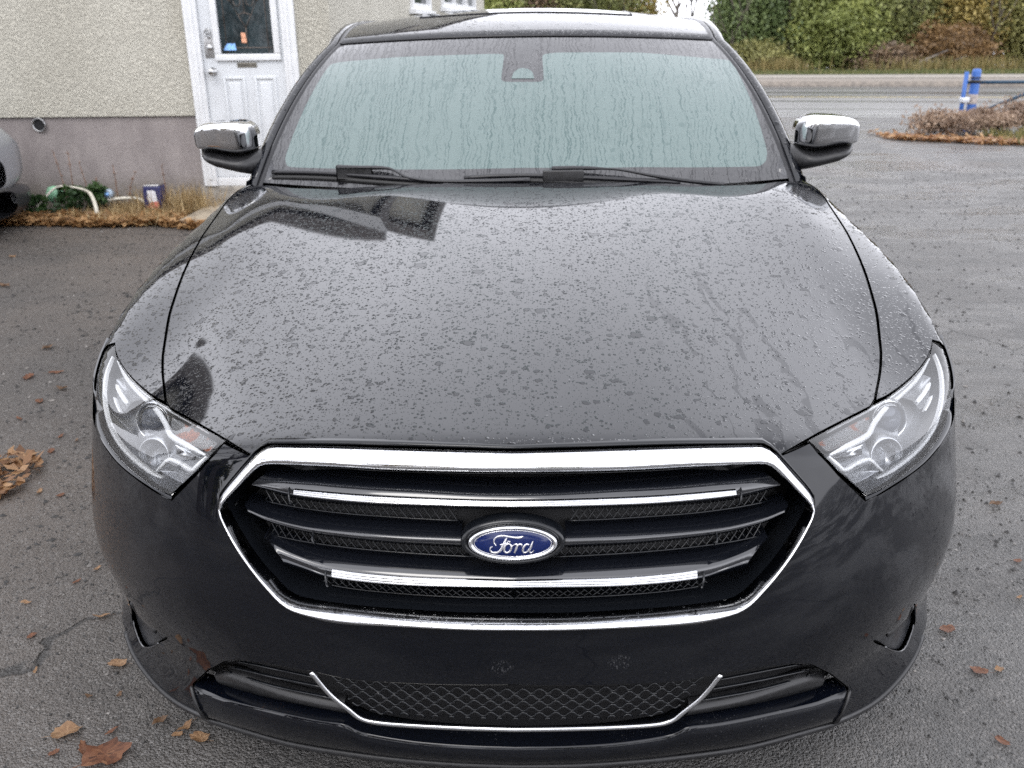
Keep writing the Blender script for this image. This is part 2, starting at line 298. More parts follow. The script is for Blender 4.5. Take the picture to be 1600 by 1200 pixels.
CURVES = {"gap":[[0.6994,0.4129,0.7471],[0.7431,0.518,0.7603],[0.7679,0.587,0.7735],[0.7824,0.6375,0.7858],[0.8127,0.7613,0.8189],[0.8272,0.8451,0.8416],[0.8447,0.9571,0.8684],[0.8602,1.0868,0.896],[0.8741,1.2408,0.9242],[0.8831,1.3861,0.9476]],
"hood_front":[[0.0,0.0987,0.7946],[0.1707,0.1089,0.7912],[0.3496,0.1427,0.7796],[0.412,0.1615,0.7735],[0.4274,0.1595,0.7696],[0.449,0.1477,0.7534]],
"lens_top":[[0.447,0.1484,0.7553],[0.512,0.1977,0.7575],[0.5872,0.2769,0.7527],[0.6887,0.3853,0.744],[0.7605,0.4644,0.7398],[0.8289,0.5449,0.7445],[0.875,0.6049,0.7555],[0.9031,0.65,0.7666],[0.9176,0.6828,0.7759]],
"lens_bot":[[0.9192,0.6773,0.7732],[0.9189,0.6306,0.7532],[0.9152,0.5825,0.73],[0.9077,0.5432,0.7048],[0.8943,0.5099,0.6854],[0.8748,0.4725,0.6694],[0.8315,0.4079,0.6582],[0.7827,0.3464,0.6527],[0.7326,0.2921,0.6497],[0.6753,0.239,0.6465],[0.6276,0.2025,0.6472]],
"lens_in":[[0.6145,0.1967,0.6566],[0.5722,0.1853,0.6991],[0.5313,0.1834,0.7408],[0.515,0.1959,0.7559]],
"ledge":[[0.9137,0.5307,0.6605],[0.8953,0.496,0.652],[0.8491,0.4265,0.6469],[0.7871,0.3473,0.6425],[0.7236,0.2803,0.6415],[0.6519,0.2174,0.6387],[0.6222,0.1955,0.6387]],
"bump_in":[[0.6215,0.1949,0.6383],[0.6027,0.1889,0.657],[0.561,0.1782,0.6981],[0.5209,0.1769,0.741],[0.509,0.1872,0.7547],[0.4512,0.1465,0.7503]],
"grille_out":[[0.0,0.0856,0.7857],[0.0847,0.0887,0.786],[0.1909,0.0993,0.784],[0.3012,0.119,0.7786],[0.4108,0.1468,0.7682],[0.4271,0.1482,0.764],[0.4404,0.1456,0.7556],[0.4771,0.1421,0.716],[0.506,0.143,0.6822],[0.5122,0.1406,0.6673],[0.509,0.1336,0.6523],[0.481,0.106,0.6088],[0.4482,0.0826,0.5724],[0.4181,0.0655,0.5415],[0.3966,0.0558,0.5225],[0.3679,0.0461,0.5099],[0.3052,0.0305,0.5019],[0.1813,0.0114,0.5059],[0.087,0.0041,0.5066],[0.0,0.002,0.5073]],
"grille_in":[[0.0,0.0834,0.758],[0.0853,0.0853,0.7571],[0.1918,0.0947,0.756],[0.3022,0.1146,0.7547],[0.4147,0.1441,0.7454],[0.4291,0.1456,0.7387],[0.4412,0.1456,0.7289],[0.4677,0.1455,0.7008],[0.4979,0.1478,0.6697],[0.504,0.1472,0.66],[0.4994,0.1409,0.6483],[0.4689,0.114,0.6092],[0.4362,0.0912,0.5735],[0.4081,0.0761,0.5487],[0.3875,0.0668,0.5318],[0.362,0.0584,0.5234],[0.2839,0.0403,0.522],[0.1822,0.025,0.5228],[0.0875,0.0173,0.5223],[0.0,0.0152,0.523]],
"intake_top":[[0.0,0.0077,0.3898],[0.1798,0.0176,0.3831],[0.2938,0.035,0.3777],[0.3555,0.0477,0.3835],[0.4255,0.0683,0.3807],[0.5047,0.1009,0.3662],[0.5379,0.1203,0.3469],[0.5907,0.1641,0.2923],[0.6516,0.2256,0.2113]],
"lip_top":[[0.6429,0.2091,0.2137],[0.6336,0.2032,0.2108],[0.5651,0.159,0.2262],[0.4517,0.1013,0.2472],[0.358,0.0694,0.2535],[0.3046,0.0556,0.2574],[0.2827,0.0563,0.2411],[0.1912,0.0459,0.231],[0.0983,0.0391,0.228],[0.0,0.0368,0.2267]],
"lip_bot":[[0.6212,0.2086,0.1418],[0.5437,0.1675,0.1544],[0.433,0.1261,0.158],[0.2966,0.0909,0.1654],[0.1985,0.0773,0.1654],[0.1028,0.0711,0.1632],[0.0,0.0698,0.161]],
"bump_low":[[0.6526,0.2267,0.2072],[0.6426,0.2262,0.1634],[0.6339,0.229,0.1274],[0.6802,0.2573,0.1225],[0.7437,0.301,0.1219],[0.806,0.3525,0.1352],[0.8567,0.4065,0.151],[0.8921,0.4569,0.1703]],
"fog":[[0.7957,0.3173,0.3446],[0.7947,0.3331,0.2995],[0.7378,0.2695,0.3135],[0.6808,0.2149,0.3306],[0.7292,0.278,0.2703],[0.7846,0.3414,0.2102],[0.817,0.3728,0.1899],[0.8422,0.405,0.2029],[0.8573,0.4299,0.2353]],
"utrim":[[0.357,0.0529,0.3795],[0.3285,0.0544,0.3316],[0.2981,0.0555,0.2974],[0.2802,0.057,0.2778],[0.2537,0.0543,0.2704],[0.1889,0.0445,0.2723],[0.0966,0.0358,0.2751],[0.0,0.0332,0.2748]],
"rib_a":[[0.5221,0.1379,0.335],[0.4375,0.0998,0.3465],[0.3592,0.0753,0.348]],
"rib_b":[[0.5446,0.1566,0.3074],[0.4417,0.1065,0.3227],[0.3463,0.0764,0.3263]],
"rib_c":[[0.5629,0.174,0.2833],[0.4468,0.1153,0.2955],[0.334,0.0793,0.2999]],
"band_top":[[0.5891,0.1881,0.26],[0.5327,0.1467,0.2887],[0.4135,0.0975,0.2857],[0.3122,0.0698,0.2852]],
"band_bot":[[0.5853,0.2031,0.2282],[0.4987,0.1519,0.2461],[0.4214,0.1176,0.2558],[0.3027,0.0832,0.2596]],
"shelf":[[0.6585,0.2482,0.1899],[0.5769,0.1915,0.2146],[0.4603,0.1292,0.2369],[0.3642,0.0945,0.2449],[0.3025,0.078,0.2495],[0.2777,0.0783,0.2334],[0.1944,0.0686,0.2252],[0.0,0.0582,0.2232]],
"bar1_a":[[0.4291,0.1647,0.7101],[0.3858,0.1488,0.7103],[0.3155,0.1293,0.7124],[0.196,0.1074,0.7138],[0.0876,0.097,0.7128],[0.0,0.0942,0.7117]],
"bar1_b":[[0.4519,0.139,0.7013],[0.3721,0.1128,0.7064],[0.2395,0.0837,0.7095],[0.0855,0.0679,0.7107],[0.0,0.0655,0.7102]],
"bar1_c":[[0.4519,0.1386,0.7],[0.3685,0.1087,0.6979],[0.2395,0.0798,0.6986],[0.0855,0.0643,0.7008],[0.0,0.0621,0.7006]],
"bar1_d":[[0.4609,0.1667,0.6833],[0.3726,0.1313,0.6761],[0.2446,0.1021,0.6788],[0.0877,0.086,0.6824],[0.0,0.0836,0.6823]],
"bar2_a":[[0.4705,0.1594,0.6517],[0.4246,0.138,0.6447],[0.3451,0.1108,0.6404],[0.2171,0.0848,0.6419],[0.0863,0.0721,0.6426]],
"bar2_b":[[0.4602,0.1264,0.6569],[0.4156,0.1063,0.6486],[0.3399,0.0815,0.6435],[0.2127,0.0563,0.6431],[0.0841,0.0443,0.6437]],
"bar2_d":[[0.4686,0.1535,0.6373],[0.4248,0.1328,0.6291],[0.348,0.106,0.6233],[0.2173,0.0784,0.6218],[0.0864,0.0653,0.6211]],
"bar3_a":[[0.4332,0.1283,0.6046],[0.3834,0.1076,0.5931],[0.3207,0.0883,0.5859],[0.1835,0.0639,0.5857],[0.0,0.0529,0.5832]],
"bar3_b":[[0.4181,0.0952,0.6122],[0.3753,0.0775,0.5993],[0.3089,0.0568,0.5859],[0.1797,0.0349,0.5839],[0.0,0.0252,0.5847]],
"bar3_c":[[0.3944,0.0799,0.5861],[0.354,0.0666,0.5807],[0.3059,0.0529,0.572],[0.18,0.0321,0.5711],[0.0,0.0227,0.5733]],
"bar3_d":[[0.4,0.1052,0.5605],[0.3624,0.0926,0.5553],[0.3113,0.0784,0.5493],[0.1845,0.057,0.5502],[0.0,0.0468,0.5521]],
"band_b":[[0.4874,0.1684,0.6671],[0.4348,0.1441,0.663],[0.322,0.1083,0.6623],[0.2163,0.0881,0.6636],[0.1043,0.0763,0.6633]],
"band_c":[[0.4555,0.1348,0.6108],[0.3894,0.1094,0.6078],[0.2869,0.0824,0.6076],[0.1826,0.0654,0.6073],[0.0745,0.0563,0.6062]],
"band_d":[[0.399,0.0998,0.5558],[0.3105,0.0737,0.5467],[0.1841,0.0519,0.5436],[0.0,0.0414,0.5424]],
"band_d2":[[0.3844,0.0933,0.5459],[0.3111,0.0721,0.535],[0.1845,0.0505,0.5327],[0.0,0.0402,0.5326]],
"band_a":[[0.39,0.1607,0.734],[0.2865,0.1315,0.7385],[0.1819,0.113,0.74],[0.0,0.1027,0.7422]],
"band_a2":[[0.3968,0.1576,0.7278],[0.2861,0.1252,0.7284],[0.1818,0.1085,0.7311],[0.0,0.0988,0.7342]],
"block3_in":[[0.4321,0.1108,0.6187],[0.4229,0.1023,0.602],[0.4044,0.0909,0.5833],[0.3897,0.0838,0.5738]],
"emblem_c":[[-0.0035,0.0291,0.6521]],
"hl_drl":[[0.915,0.6571,0.7401],[0.8937,0.5358,0.6512],[0.8559,0.4759,0.6513],[0.8132,0.4178,0.6522],[0.7562,0.3479,0.648],[0.7226,0.3115,0.6455],[0.676,0.2726,0.6572],[0.649,0.2504,0.6582],[0.6165,0.2242,0.6543]],
"hl_ridge":[[0.899,0.6537,0.7462],[0.8433,0.5743,0.7293],[0.7859,0.504,0.7213],[0.7525,0.4638,0.7202],[0.712,0.4069,0.7192],[0.6793,0.3545,0.7177],[0.662,0.3224,0.7156],[0.6434,0.2999,0.7164],[0.6017,0.258,0.7194],[0.5552,0.2157,0.7196]],
"hl_led_a":[[0.8783,0.5865,0.7151],[0.852,0.5471,0.7077],[0.8215,0.5061,0.7024]],
"hl_led_b":[[0.8759,0.5621,0.6954],[0.8602,0.5349,0.6902],[0.8382,0.5012,0.6854]],
"hl_frame":[[0.6753,0.2735,0.6609],[0.6626,0.2678,0.6732],[0.6492,0.2631,0.6865],[0.6384,0.2572,0.6916],[0.6137,0.2381,0.6923],[0.5862,0.2174,0.6901],[0.5704,0.2136,0.7035],[0.5526,0.2131,0.7189]],
"hl_amber":[[0.6925,0.4148,0.7099],[0.615,0.3402,0.7179],[0.5466,0.2682,0.7232],[0.5615,0.2461,0.7109],[0.614,0.2951,0.7071],[0.6559,0.3373,0.7032],[0.6816,0.3759,0.704]],
"hl_refl":[[0.6474,0.3091,0.6979],[0.6111,0.2776,0.702],[0.5706,0.2422,0.7038],[0.581,0.2432,0.6972],[0.6125,0.2627,0.6907],[0.6379,0.2827,0.6881]],
"hl_side_refl":[[0.8977,0.6303,0.7118],[0.8778,0.6237,0.7208],[0.8435,0.5793,0.7129],[0.793,0.5237,0.7073],[0.8188,0.5258,0.7002],[0.8301,0.5049,0.6864],[0.8596,0.5388,0.6854],[0.8785,0.5804,0.698]],
"hl_low_box":[[0.6819,0.3038,0.6455],[0.6549,0.2917,0.6703],[0.5992,0.2473,0.6718],[0.5923,0.2427,0.6726],[0.62,0.2516,0.6452],[0.6498,0.2753,0.6449]],
"hl_proj":[[0.732,0.4095,0.7046]],
"hl_low":[[0.6972,0.3175,0.6718]],
"fog_st":[[-0.9105,0.0517],[-0.9332,0.0963],[-0.9395,0.3574],[-0.9487,0.7184],[-0.9475,0.7726],[-0.9088,0.7947],[-0.6037,0.8225],[-0.136,0.8298],[-0.0959,0.8227],[-0.1017,0.5984],[0.0861,0.5949],[0.0833,0.8186],[0.154,0.8351],[0.5565,0.8365],[0.996,0.7741],[0.9873,0.6891],[0.9397,0.1078],[0.922,0.0596],[0.89,0.0353],[0.4313,0.0693],[0.0048,0.0805]],
"semi_st":[[-0.0563,0.6214],[-0.0463,0.6705],[-0.0267,0.6955],[-0.0065,0.7028],[0.0166,0.6946],[0.0366,0.6688],[0.0447,0.6195]],
"ws_px":{"a":[-0.9522,0.013],
"b":[-0.7183,0.0287],
"c":[-0.2992,0.0121],
"d":[0.0989,0.0595]},"wl_blade":[[-0.8294,1.7939,1.0038],[-0.7285,1.7639,1.0061],[-0.6168,1.7319,1.0055],[-0.4865,1.6958,1.0004],[-0.36,1.6667,0.9945],[-0.2529,1.6464,0.9887]],
"wl_arm":[[-0.603,1.7447,1.0291],[-0.5311,1.7266,1.0288],[-0.4394,1.7079,1.0295],[-0.4069,1.6932,1.0222],[-0.3676,1.6671,1.0055],[-0.2765,1.6437,0.9962],[-0.1151,1.6306,0.9968],[0.0205,1.6308,0.9996]],
"wl_hold":[[-0.5998,1.7343,1.0162],[-0.5408,1.7172,1.014],[-0.4864,1.6984,1.0081]],
"wr_blade":[[-0.1866,1.6529,1.0001],[-0.0759,1.6524,1.0052],[0.0445,1.6517,1.0053],[0.1646,1.6506,0.9996],[0.3251,1.656,0.9896],[0.4917,1.6715,0.9781]],
"wr_arm":[[0.0887,1.6658,1.0287],[0.165,1.6709,1.0293],[0.2757,1.6762,1.0248],[0.326,1.6755,1.0185],[0.4062,1.671,1.0036],[0.5176,1.6734,0.9865],[0.631,1.6855,0.9729]],
"wr_hold":[[0.0605,1.6526,1.012],[0.1245,1.6523,1.0095],[0.1886,1.6536,1.0069]],
"leaf_ground":{"big":[[-0.993,0.317],[-0.924,0.261],[-0.874,0.248]],
"small":[[-0.995,0.436],[-0.927,0.441],[-0.989,0.258],[-0.894,0.324],[-0.744,0.314],[-0.691,0.303],[-0.735,0.338],[-2.027,2.421],[-2.053,2.278],[-2.158,2.633],[-1.785,1.914],[-1.879,1.786],[-1.703,1.872],[-1.755,1.78],[-1.81,1.747],[-1.632,1.454],[-1.549,1.431],[-1.338,0.81],[-1.222,0.98],[-1.25,0.914],[-1.104,0.748],[-1.248,0.664],[-1.168,0.526],[-0.977,0.552],[-2.001,3.861],[-1.998,3.96],[-3.654,5.033],[-3.258,4.209],[1.409,1.035],[1.131,0.551],[1.027,0.314],[1.083,0.546],[1.076,0.709],[1.502,1.371],[-2.373,2.986],[-2.255,2.575],[-2.041,2.091],[1.324,0.852],[-0.798,0.354]],
"pile":[[-1.834,1.574],[-1.816,1.625],[-1.728,1.525],[-1.733,1.431]]}}

# ------------------------------------------------------------------ mesh helpers
ROOT_LOC = {}
def link(o, parent=None):
    COL.objects.link(o)
    if parent is not None:
        o.parent = parent
        base = Vector((0, 0, 0)); p = parent
        while p is not None: base += p.location; p = p.parent
        o.location = -base if not o.get('local') else o.location
    return o
def mesh_from(name, verts, faces, mat, normals=None, smooth=True):
    me = bpy.data.meshes.new(name)
    me.from_pydata([tuple(v) for v in verts], [], [tuple(f) for f in faces])
    me.update()
    if smooth: me.polygons.foreach_set('use_smooth', [True]*len(me.polygons))
    if mat is not None: me.materials.append(mat)
    if normals is not None: me.normals_split_custom_set_from_vertices([tuple(n) for n in normals])
    return me
def add(name, verts, faces, mat, parent=None, normals=None, smooth=True, **props):
    """one mesh object; vertices in world metres"""
    o = bpy.data.objects.new(name, mesh_from(name, verts, faces, mat, normals, smooth))
    for k, v in props.items(): o[k] = v
    return link(o, parent)
def thing(name, loc, label, cat, group=None):
    o = bpy.data.objects.new(name, None); o.location = loc; o.empty_display_size = .2; COL.objects.link(o)
    o['label'] = label; o['category'] = cat
    if group: o['group'] = group
    return o
def part_group(name, parent):
    """an Empty for a part that has pieces of its own"""
    o = bpy.data.objects.new(name, None); o.empty_display_size = .05; o.parent = parent; o.location = -parent.location; COL.objects.link(o); return o
def tag(o, label, cat, group=None):
    o['label'] = label; o['category'] = cat
    if group: o['group'] = group
    return o
class MB:
    """collects shapes into one mesh"""
    def __init__(s): s.v = []; s.f = []; s.sm = []
    def raw(s, v, f, smooth=True):
        k = len(s.v); s.v += [tuple(map(float, p)) for p in v]; s.f += [tuple(i+k for i in q) for q in f]; s.sm += [smooth]*len(f); return s
    def box(s, a, b, rot=0., pivot=None, bev=0.):
        (x0, y0, z0), (x1, y1, z1) = a, b
        if bev:
            e = bev; v = []; f = []
            bm = bmesh.new(); bmesh.ops.create_cube(bm, size=1)
            for q in bm.verts: q.co = Vector(((x0+x1)/2+q.co.x*(x1-x0), (y0+y1)/2+q.co.y*(y1-y0), (z0+z1)/2+q.co.z*(z1-z0)))
            bmesh.ops.bevel(bm, geom=bm.edges[:], offset=e, segments=2, affect='EDGES', profile=.7)
            bm.verts.index_update(); v = [tuple(q.co) for q in bm.verts]; f = [[w.index for w in p.verts] for p in bm.faces]; bm.free()
        else:
            v = [(x0, y0, z0), (x1, y0, z0), (x1, y1, z0), (x0, y1, z0), (x0, y0, z1), (x1, y0, z1), (x1, y1, z1), (x0, y1, z1)]
            f = [(0, 3, 2, 1), (4, 5, 6, 7), (0, 1, 5, 4), (1, 2, 6, 5), (2, 3, 7, 6), (3, 0, 4, 7)]
        if rot:
            px, py = pivot if pivot else ((x0+x1)/2, (y0+y1)/2); c, q = math.cos(rot), math.sin(rot)
            v = [(px+(x-px)*c-(y-py)*q, py+(x-px)*q+(y-py)*c, z) for x, y, z in v]
        return s.raw(v, f, bool(bev))
    def tube(s, pts, r, n=8, cap=True, flat=1., up=None):
        P = np.array(pts, float); m = len(P); rr = np.full(m, r) if np.isscalar(r) else np.array(r, float)
        T = np.gradient(P, axis=0); T /= np.linalg.norm(T, axis=1, keepdims=True)+1e-12
        ref = np.array(up if up is not None else (0, 0, 1.)); v = []; f = []
        if up is None and abs(T[0] @ ref) > .9: ref = np.array((1., 0, 0))
        for i in range(m):
            a = np.cross(ref, T[i]); la = np.linalg.norm(a)
            if la < 1e-6: a = np.cross((0, 1., 0), T[i]); la = np.linalg.norm(a)
            a /= la; b = np.cross(T[i], a)
            for k in range(n):
                an = 2*math.pi*k/n; v.append(P[i]+rr[i]*(math.cos(an)*a+flat*math.sin(an)*b))
        for i in range(m-1):
            for k in range(n): f.append((i*n+k, i*n+(k+1) % n, (i+1)*n+(k+1) % n, (i+1)*n+k))
        if cap: f += [tuple(range(n))[::-1], tuple((m-1)*n+k for k in range(n))]
        return s.raw(v, f)
    def ribbon(s, pts, w, h, nrm, taper=.35):
        """flat raised strip along pts, width w, height h, lying square to nrm"""
        P = np.array(pts, float); T = np.gradient(P, axis=0); T /= np.linalg.norm(T, axis=1, keepdims=True)+1e-12
        B = np.cross(nrm, T); B /= np.linalg.norm(B, axis=1, keepdims=True)+1e-12; t = np.linspace(0, 1, len(P))
        ww = (w*.5*(taper+(1-taper)*np.clip(np.minimum(t, 1-t)*9, 0, 1)))[:, None]
        rows = [P-B*ww-nrm*h, P-B*ww, P-B*ww*.72+nrm*h*.35, P+B*ww*.72+nrm*h*.35, P+B*ww, P+B*ww-nrm*h]
        k = len(s.v); s.loft(rows)
        for i in range(len(s.sm)-5*(len(P)-1), len(s.sm)): s.sm[i] = True
        return s
    def lathe(s, prof, c, axis='z', n=24):
        v = []; f = []
        for r, h in prof:
            for k in range(n):
                a = 2*math.pi*k/n; x, y = r*math.cos(a), r*math.sin(a)
                p = (x, y, h) if axis == 'z' else (h, x, y) if axis == 'x' else (x, h, y)
                v.append((p[0]+c[0], p[1]+c[1], p[2]+c[2]))
        for i in range(len(prof)-1):
            for k in range(n): f.append((i*n+k, i*n+(k+1) % n, (i+1)*n+(k+1) % n, (i+1)*n+k))
        return s.raw(v, f)
    def loft(s, rows, closed=False):
        rows = [np.array(r, float) for r in rows]; n = len(rows[0]); v = [p for r in rows for p in r]; f = []
        for i in range(len(rows)-1):
            for k in range(n if closed else n-1): f.append((i*n+k, i*n+(k+1) % n, (i+1)*n+(k+1) % n, (i+1)*n+k))
        return s.raw(v, f)
    def prism(s, poly, d):
        """polygon (3D loop) extruded by vector d"""
        n = len(poly); v = [tuple(p) for p in poly]+[tuple(np.array(p)+np.array(d)) for p in poly]
        return s.raw(v, [tuple(range(n))[::-1], tuple(range(n, 2*n))]+[(i, (i+1) % n, n+(i+1) % n, n+i) for i in range(n)], False)
    def mirror(s):
        k = len(s.v); s.v += [(-x, y, z) for x, y, z in s.v]; s.f += [tuple(i+k for i in q[::-1]) for q in s.f]; s.sm += s.sm; return s
    def build(s, name, mat, parent=None, **props):
        o = add(name, s.v, s.f, mat, parent, None, False, **props)
        o.data.polygons.foreach_set('use_smooth', s.sm); return o
def resample(pts, n):
    P = np.array(pts, float); d = np.r_[0, np.cumsum(np.linalg.norm(np.diff(P, axis=0), axis=1))]
    t = np.linspace(0, d[-1], n); return np.stack([np.interp(t, d, P[:, i]) for i in range(P.shape[1])], 1)
def smooth_curve(pts, n):
    """chord-length cubic through the points"""
    P = np.array(pts, float); m = len(P)
    if m < 3: return resample(P, n)
    d = np.r_[0, np.cumsum(np.sqrt(np.linalg.norm(np.diff(P, axis=0), axis=1)))]
    T = np.zeros_like(P)
    for i in range(m):
        a, b = max(0, i-1), min(m-1, i+1); T[i] = (P[b]-P[a])/(d[b]-d[a])
    out = []
    for t in np.linspace(0, d[-1], n*3):
        i = min(m-2, max(0, int(np.searchsorted(d, t))-1)); h = d[i+1]-d[i]; u = (t-d[i])/h
        out.append((2*u**3-3*u*u+1)*P[i]+(u**3-2*u*u+u)*h*T[i]+(3*u*u-2*u**3)*P[i+1]+(u**3-u*u)*h*T[i+1])
    return resample(out, n)
def mir(P): return [(-x, y, z) for x, y, z in P]
def gradn(P, e=2e-3):
    P = np.array(P, float); g = np.zeros_like(P)
    for i in range(3):
        d = np.zeros(3); d[i] = e; g[:, i] = (bodyP(P+d)-bodyP(P-d))/(2*e)
    return g/np.linalg.norm(g, axis=1, keepdims=True)
def ysurf(x, z, off=0.):
    """y of the body front at (x, z), pushed in by off"""
    x = np.asarray(x, float); z = np.asarray(z, float); a = np.full(x.shape, -.4); b = np.full(x.shape, 1.2)
    for _ in range(42):
        m = .5*(a+b); o = body(x, m, z)+off > 0; a = np.where(o, m, a); b = np.where(o, b, m)
    return a
class Chart:
    def __init__(s, C, axis):
        s.C = np.array(C, float); a = np.array(axis, float); s.a = a/np.linalg.norm(a)
        r = np.array((0, 0, 1.)) if abs(s.a[2]) < .9 else np.array((0, 1., 0)); s.e1 = np.cross(r, s.a); s.e1 /= np.linalg.norm(s.e1); s.e2 = np.cross(s.a, s.e1)
    def uv(s, P):
        q = np.array(P, float)-s.C; k = q @ s.a; return np.stack([q @ s.e1/k, q @ s.e2/k], 1)
    def out(s, uv, off=0.):
        d = s.a+uv[:, :1]*s.e1+uv[:, 1:]*s.e2; d /= np.linalg.norm(d, axis=1, keepdims=True)
        lo = np.full(len(d), .03); hi = np.full(len(d), 1.9)
        for _ in range(40):
            m = .5*(lo+hi); i = bodyP(s.C+d*m[:, None])+off < 0; lo = np.where(i, m, lo); hi = np.where(i, hi, m)
        return s.C+d*lo[:, None]
def inside(pt, poly):
    x, y = pt[:, 0], pt[:, 1]; c = np.zeros(len(pt), bool); n = len(poly)
    for i in range(n):
        x0, y0 = poly[i]; x1, y1 = poly[(i+1) % n]
        k = ((y0 > y) != (y1 > y)) & (x < (x1-x0)*(y-y0)/((y1-y0) if y1 != y0 else 1e-12)+x0); c ^= k
    return c
def trimmed(outline, chart, step=.025, off=0., hole=None, edge_step=.012):
    """mesh of the body surface inside a closed 3D outline: verts, faces, normals, boundary loops"""
    loops = []
    for lp in [outline]+(hole or []):
        P = np.array(lp, float); seg = np.vstack([P, P[:1]]); n = int(np.linalg.norm(np.diff(seg, axis=0), axis=1).sum()/edge_step)
        q = []
        for i in range(len(P)):
            a, b = seg[i], seg[i+1]; k = max(1, int(round(np.linalg.norm(b-a)/edge_step)))
            for j in range(k): q.append(a+(b-a)*j/k)
        loops.append(chart.uv(q))
    V = np.vstack(loops); E = []; k = 0; F = []
    for lp in loops:
        n = len(lp); E += [(k+i, k+(i+1) % n) for i in range(n)]; F.append(list(range(k, k+n))); k += n
    o = loops[0]; dist = np.linalg.norm(chart.out(o[:1])[0]-chart.C); st = step/dist
    g = np.stack(np.meshgrid(np.arange(o[:, 0].min(), o[:, 0].max(), st), np.arange(o[:, 1].min(), o[:, 1].max(), st)), -1).reshape(-1, 2)
    g[:, 0] += (np.round(g[:, 1]/st).astype(int) % 2)*st*.5
    ok = inside(g, o)
    for h in loops[1:]: ok &= ~inside(g, h)
    g = g[ok]
    keep = np.ones(len(g), bool)
    for lp in loops:
        for i in range(0, len(lp)):
            keep &= ((g-lp[i])**2).sum(1) > (st*.45)**2
    g = g[keep]
    allv = np.vstack([V, g])
    rv, re_, rf, ov, oe, of = delaunay_2d_cdt([Vector(p) for p in allv], E, [], 0, 1e-7)
    rv = np.array([tuple(p) for p in rv])
    fc = np.array([f for f in rf if len(f) == 3])
    cen = rv[fc].mean(1); ok = inside(cen, loops[0])
    for h in loops[1:]: ok &= ~inside(cen, h)
    fc = fc[ok]
    P = chart.out(rv, off); N = gradn(P)
    fn = np.cross(P[fc[:, 1]]-P[fc[:, 0]], P[fc[:, 2]]-P[fc[:, 0]]); flip = (fn*N[fc[:, 0]]).sum(1) < 0
    fc[flip] = fc[flip][:, ::-1]
    bl = [chart.out(lp, off) for lp in loops]
    return P, fc.tolist(), N, bl
def flange(loop, N, depth, lip=.0018):
    """rolled edge turned inwards along a boundary loop"""
    P = np.array(loop); n = len(P); T = np.roll(P, -1, 0)-np.roll(P, 1, 0); T /= np.linalg.norm(T, axis=1, keepdims=True)+1e-12
    B = np.cross(T, N); B /= np.linalg.norm(B, axis=1, keepdims=True)+1e-12
    rows = [P, P+B*lip*.7-N*lip*.3, P+B*lip-N*lip, P+B*lip-N*depth]
    nr = [N, (N+B)/1.414, B, B]
    v = np.vstack(rows); nn = np.vstack(nr); f = []
    for r in range(3):
        for i in range(n): f.append((r*n+i, r*n+(i+1) % n, (r+1)*n+(i+1) % n, (r+1)*n+i))
    return v, f, nn
def panel(name, outline, chart, mat, parent, step=.025, off=0., depth=.02, both=False, hole=None, lip=.0018, build=True, extra=None):
    P, F, N, bl = trimmed(outline, chart, step, off, hole)
    v = [P]; f = list(F); nn = [N]; k = len(P)
    for q, lp in enumerate(bl):
        n = gradn(lp); a = lp
        # orientation: boundary counter-clockwise seen from outside for the outer loop
        uv = chart.uv(lp); area = np.sum(uv[:, 0]*np.roll(uv[:, 1], -1)-np.roll(uv[:, 0], -1)*uv[:, 1])
        if (area < 0) == (q == 0): a = lp[::-1]; n = n[::-1]
        fv, ff, fn = flange(a, n, depth, lip)
        v.append(fv); nn.append(fn); f += [tuple(i+k for i in t) for t in ff]; k += len(fv)
    v = np.vstack(v); nn = np.vstack(nn)
    if both:
        m = v*[-1, 1, 1]; mn = nn*[-1, 1, 1]; n = len(v); v = np.vstack([v, m]); nn = np.vstack([nn, mn]); f = f+[tuple(i+n for i in t[::-1]) for t in f]
    if not build: return v, f, nn
    return add(name, v, f, mat, parent, nn)
def mirrored(v, f, nn): return v*[-1, 1, 1], [tuple(t[::-1]) for t in f], nn*[-1, 1, 1]

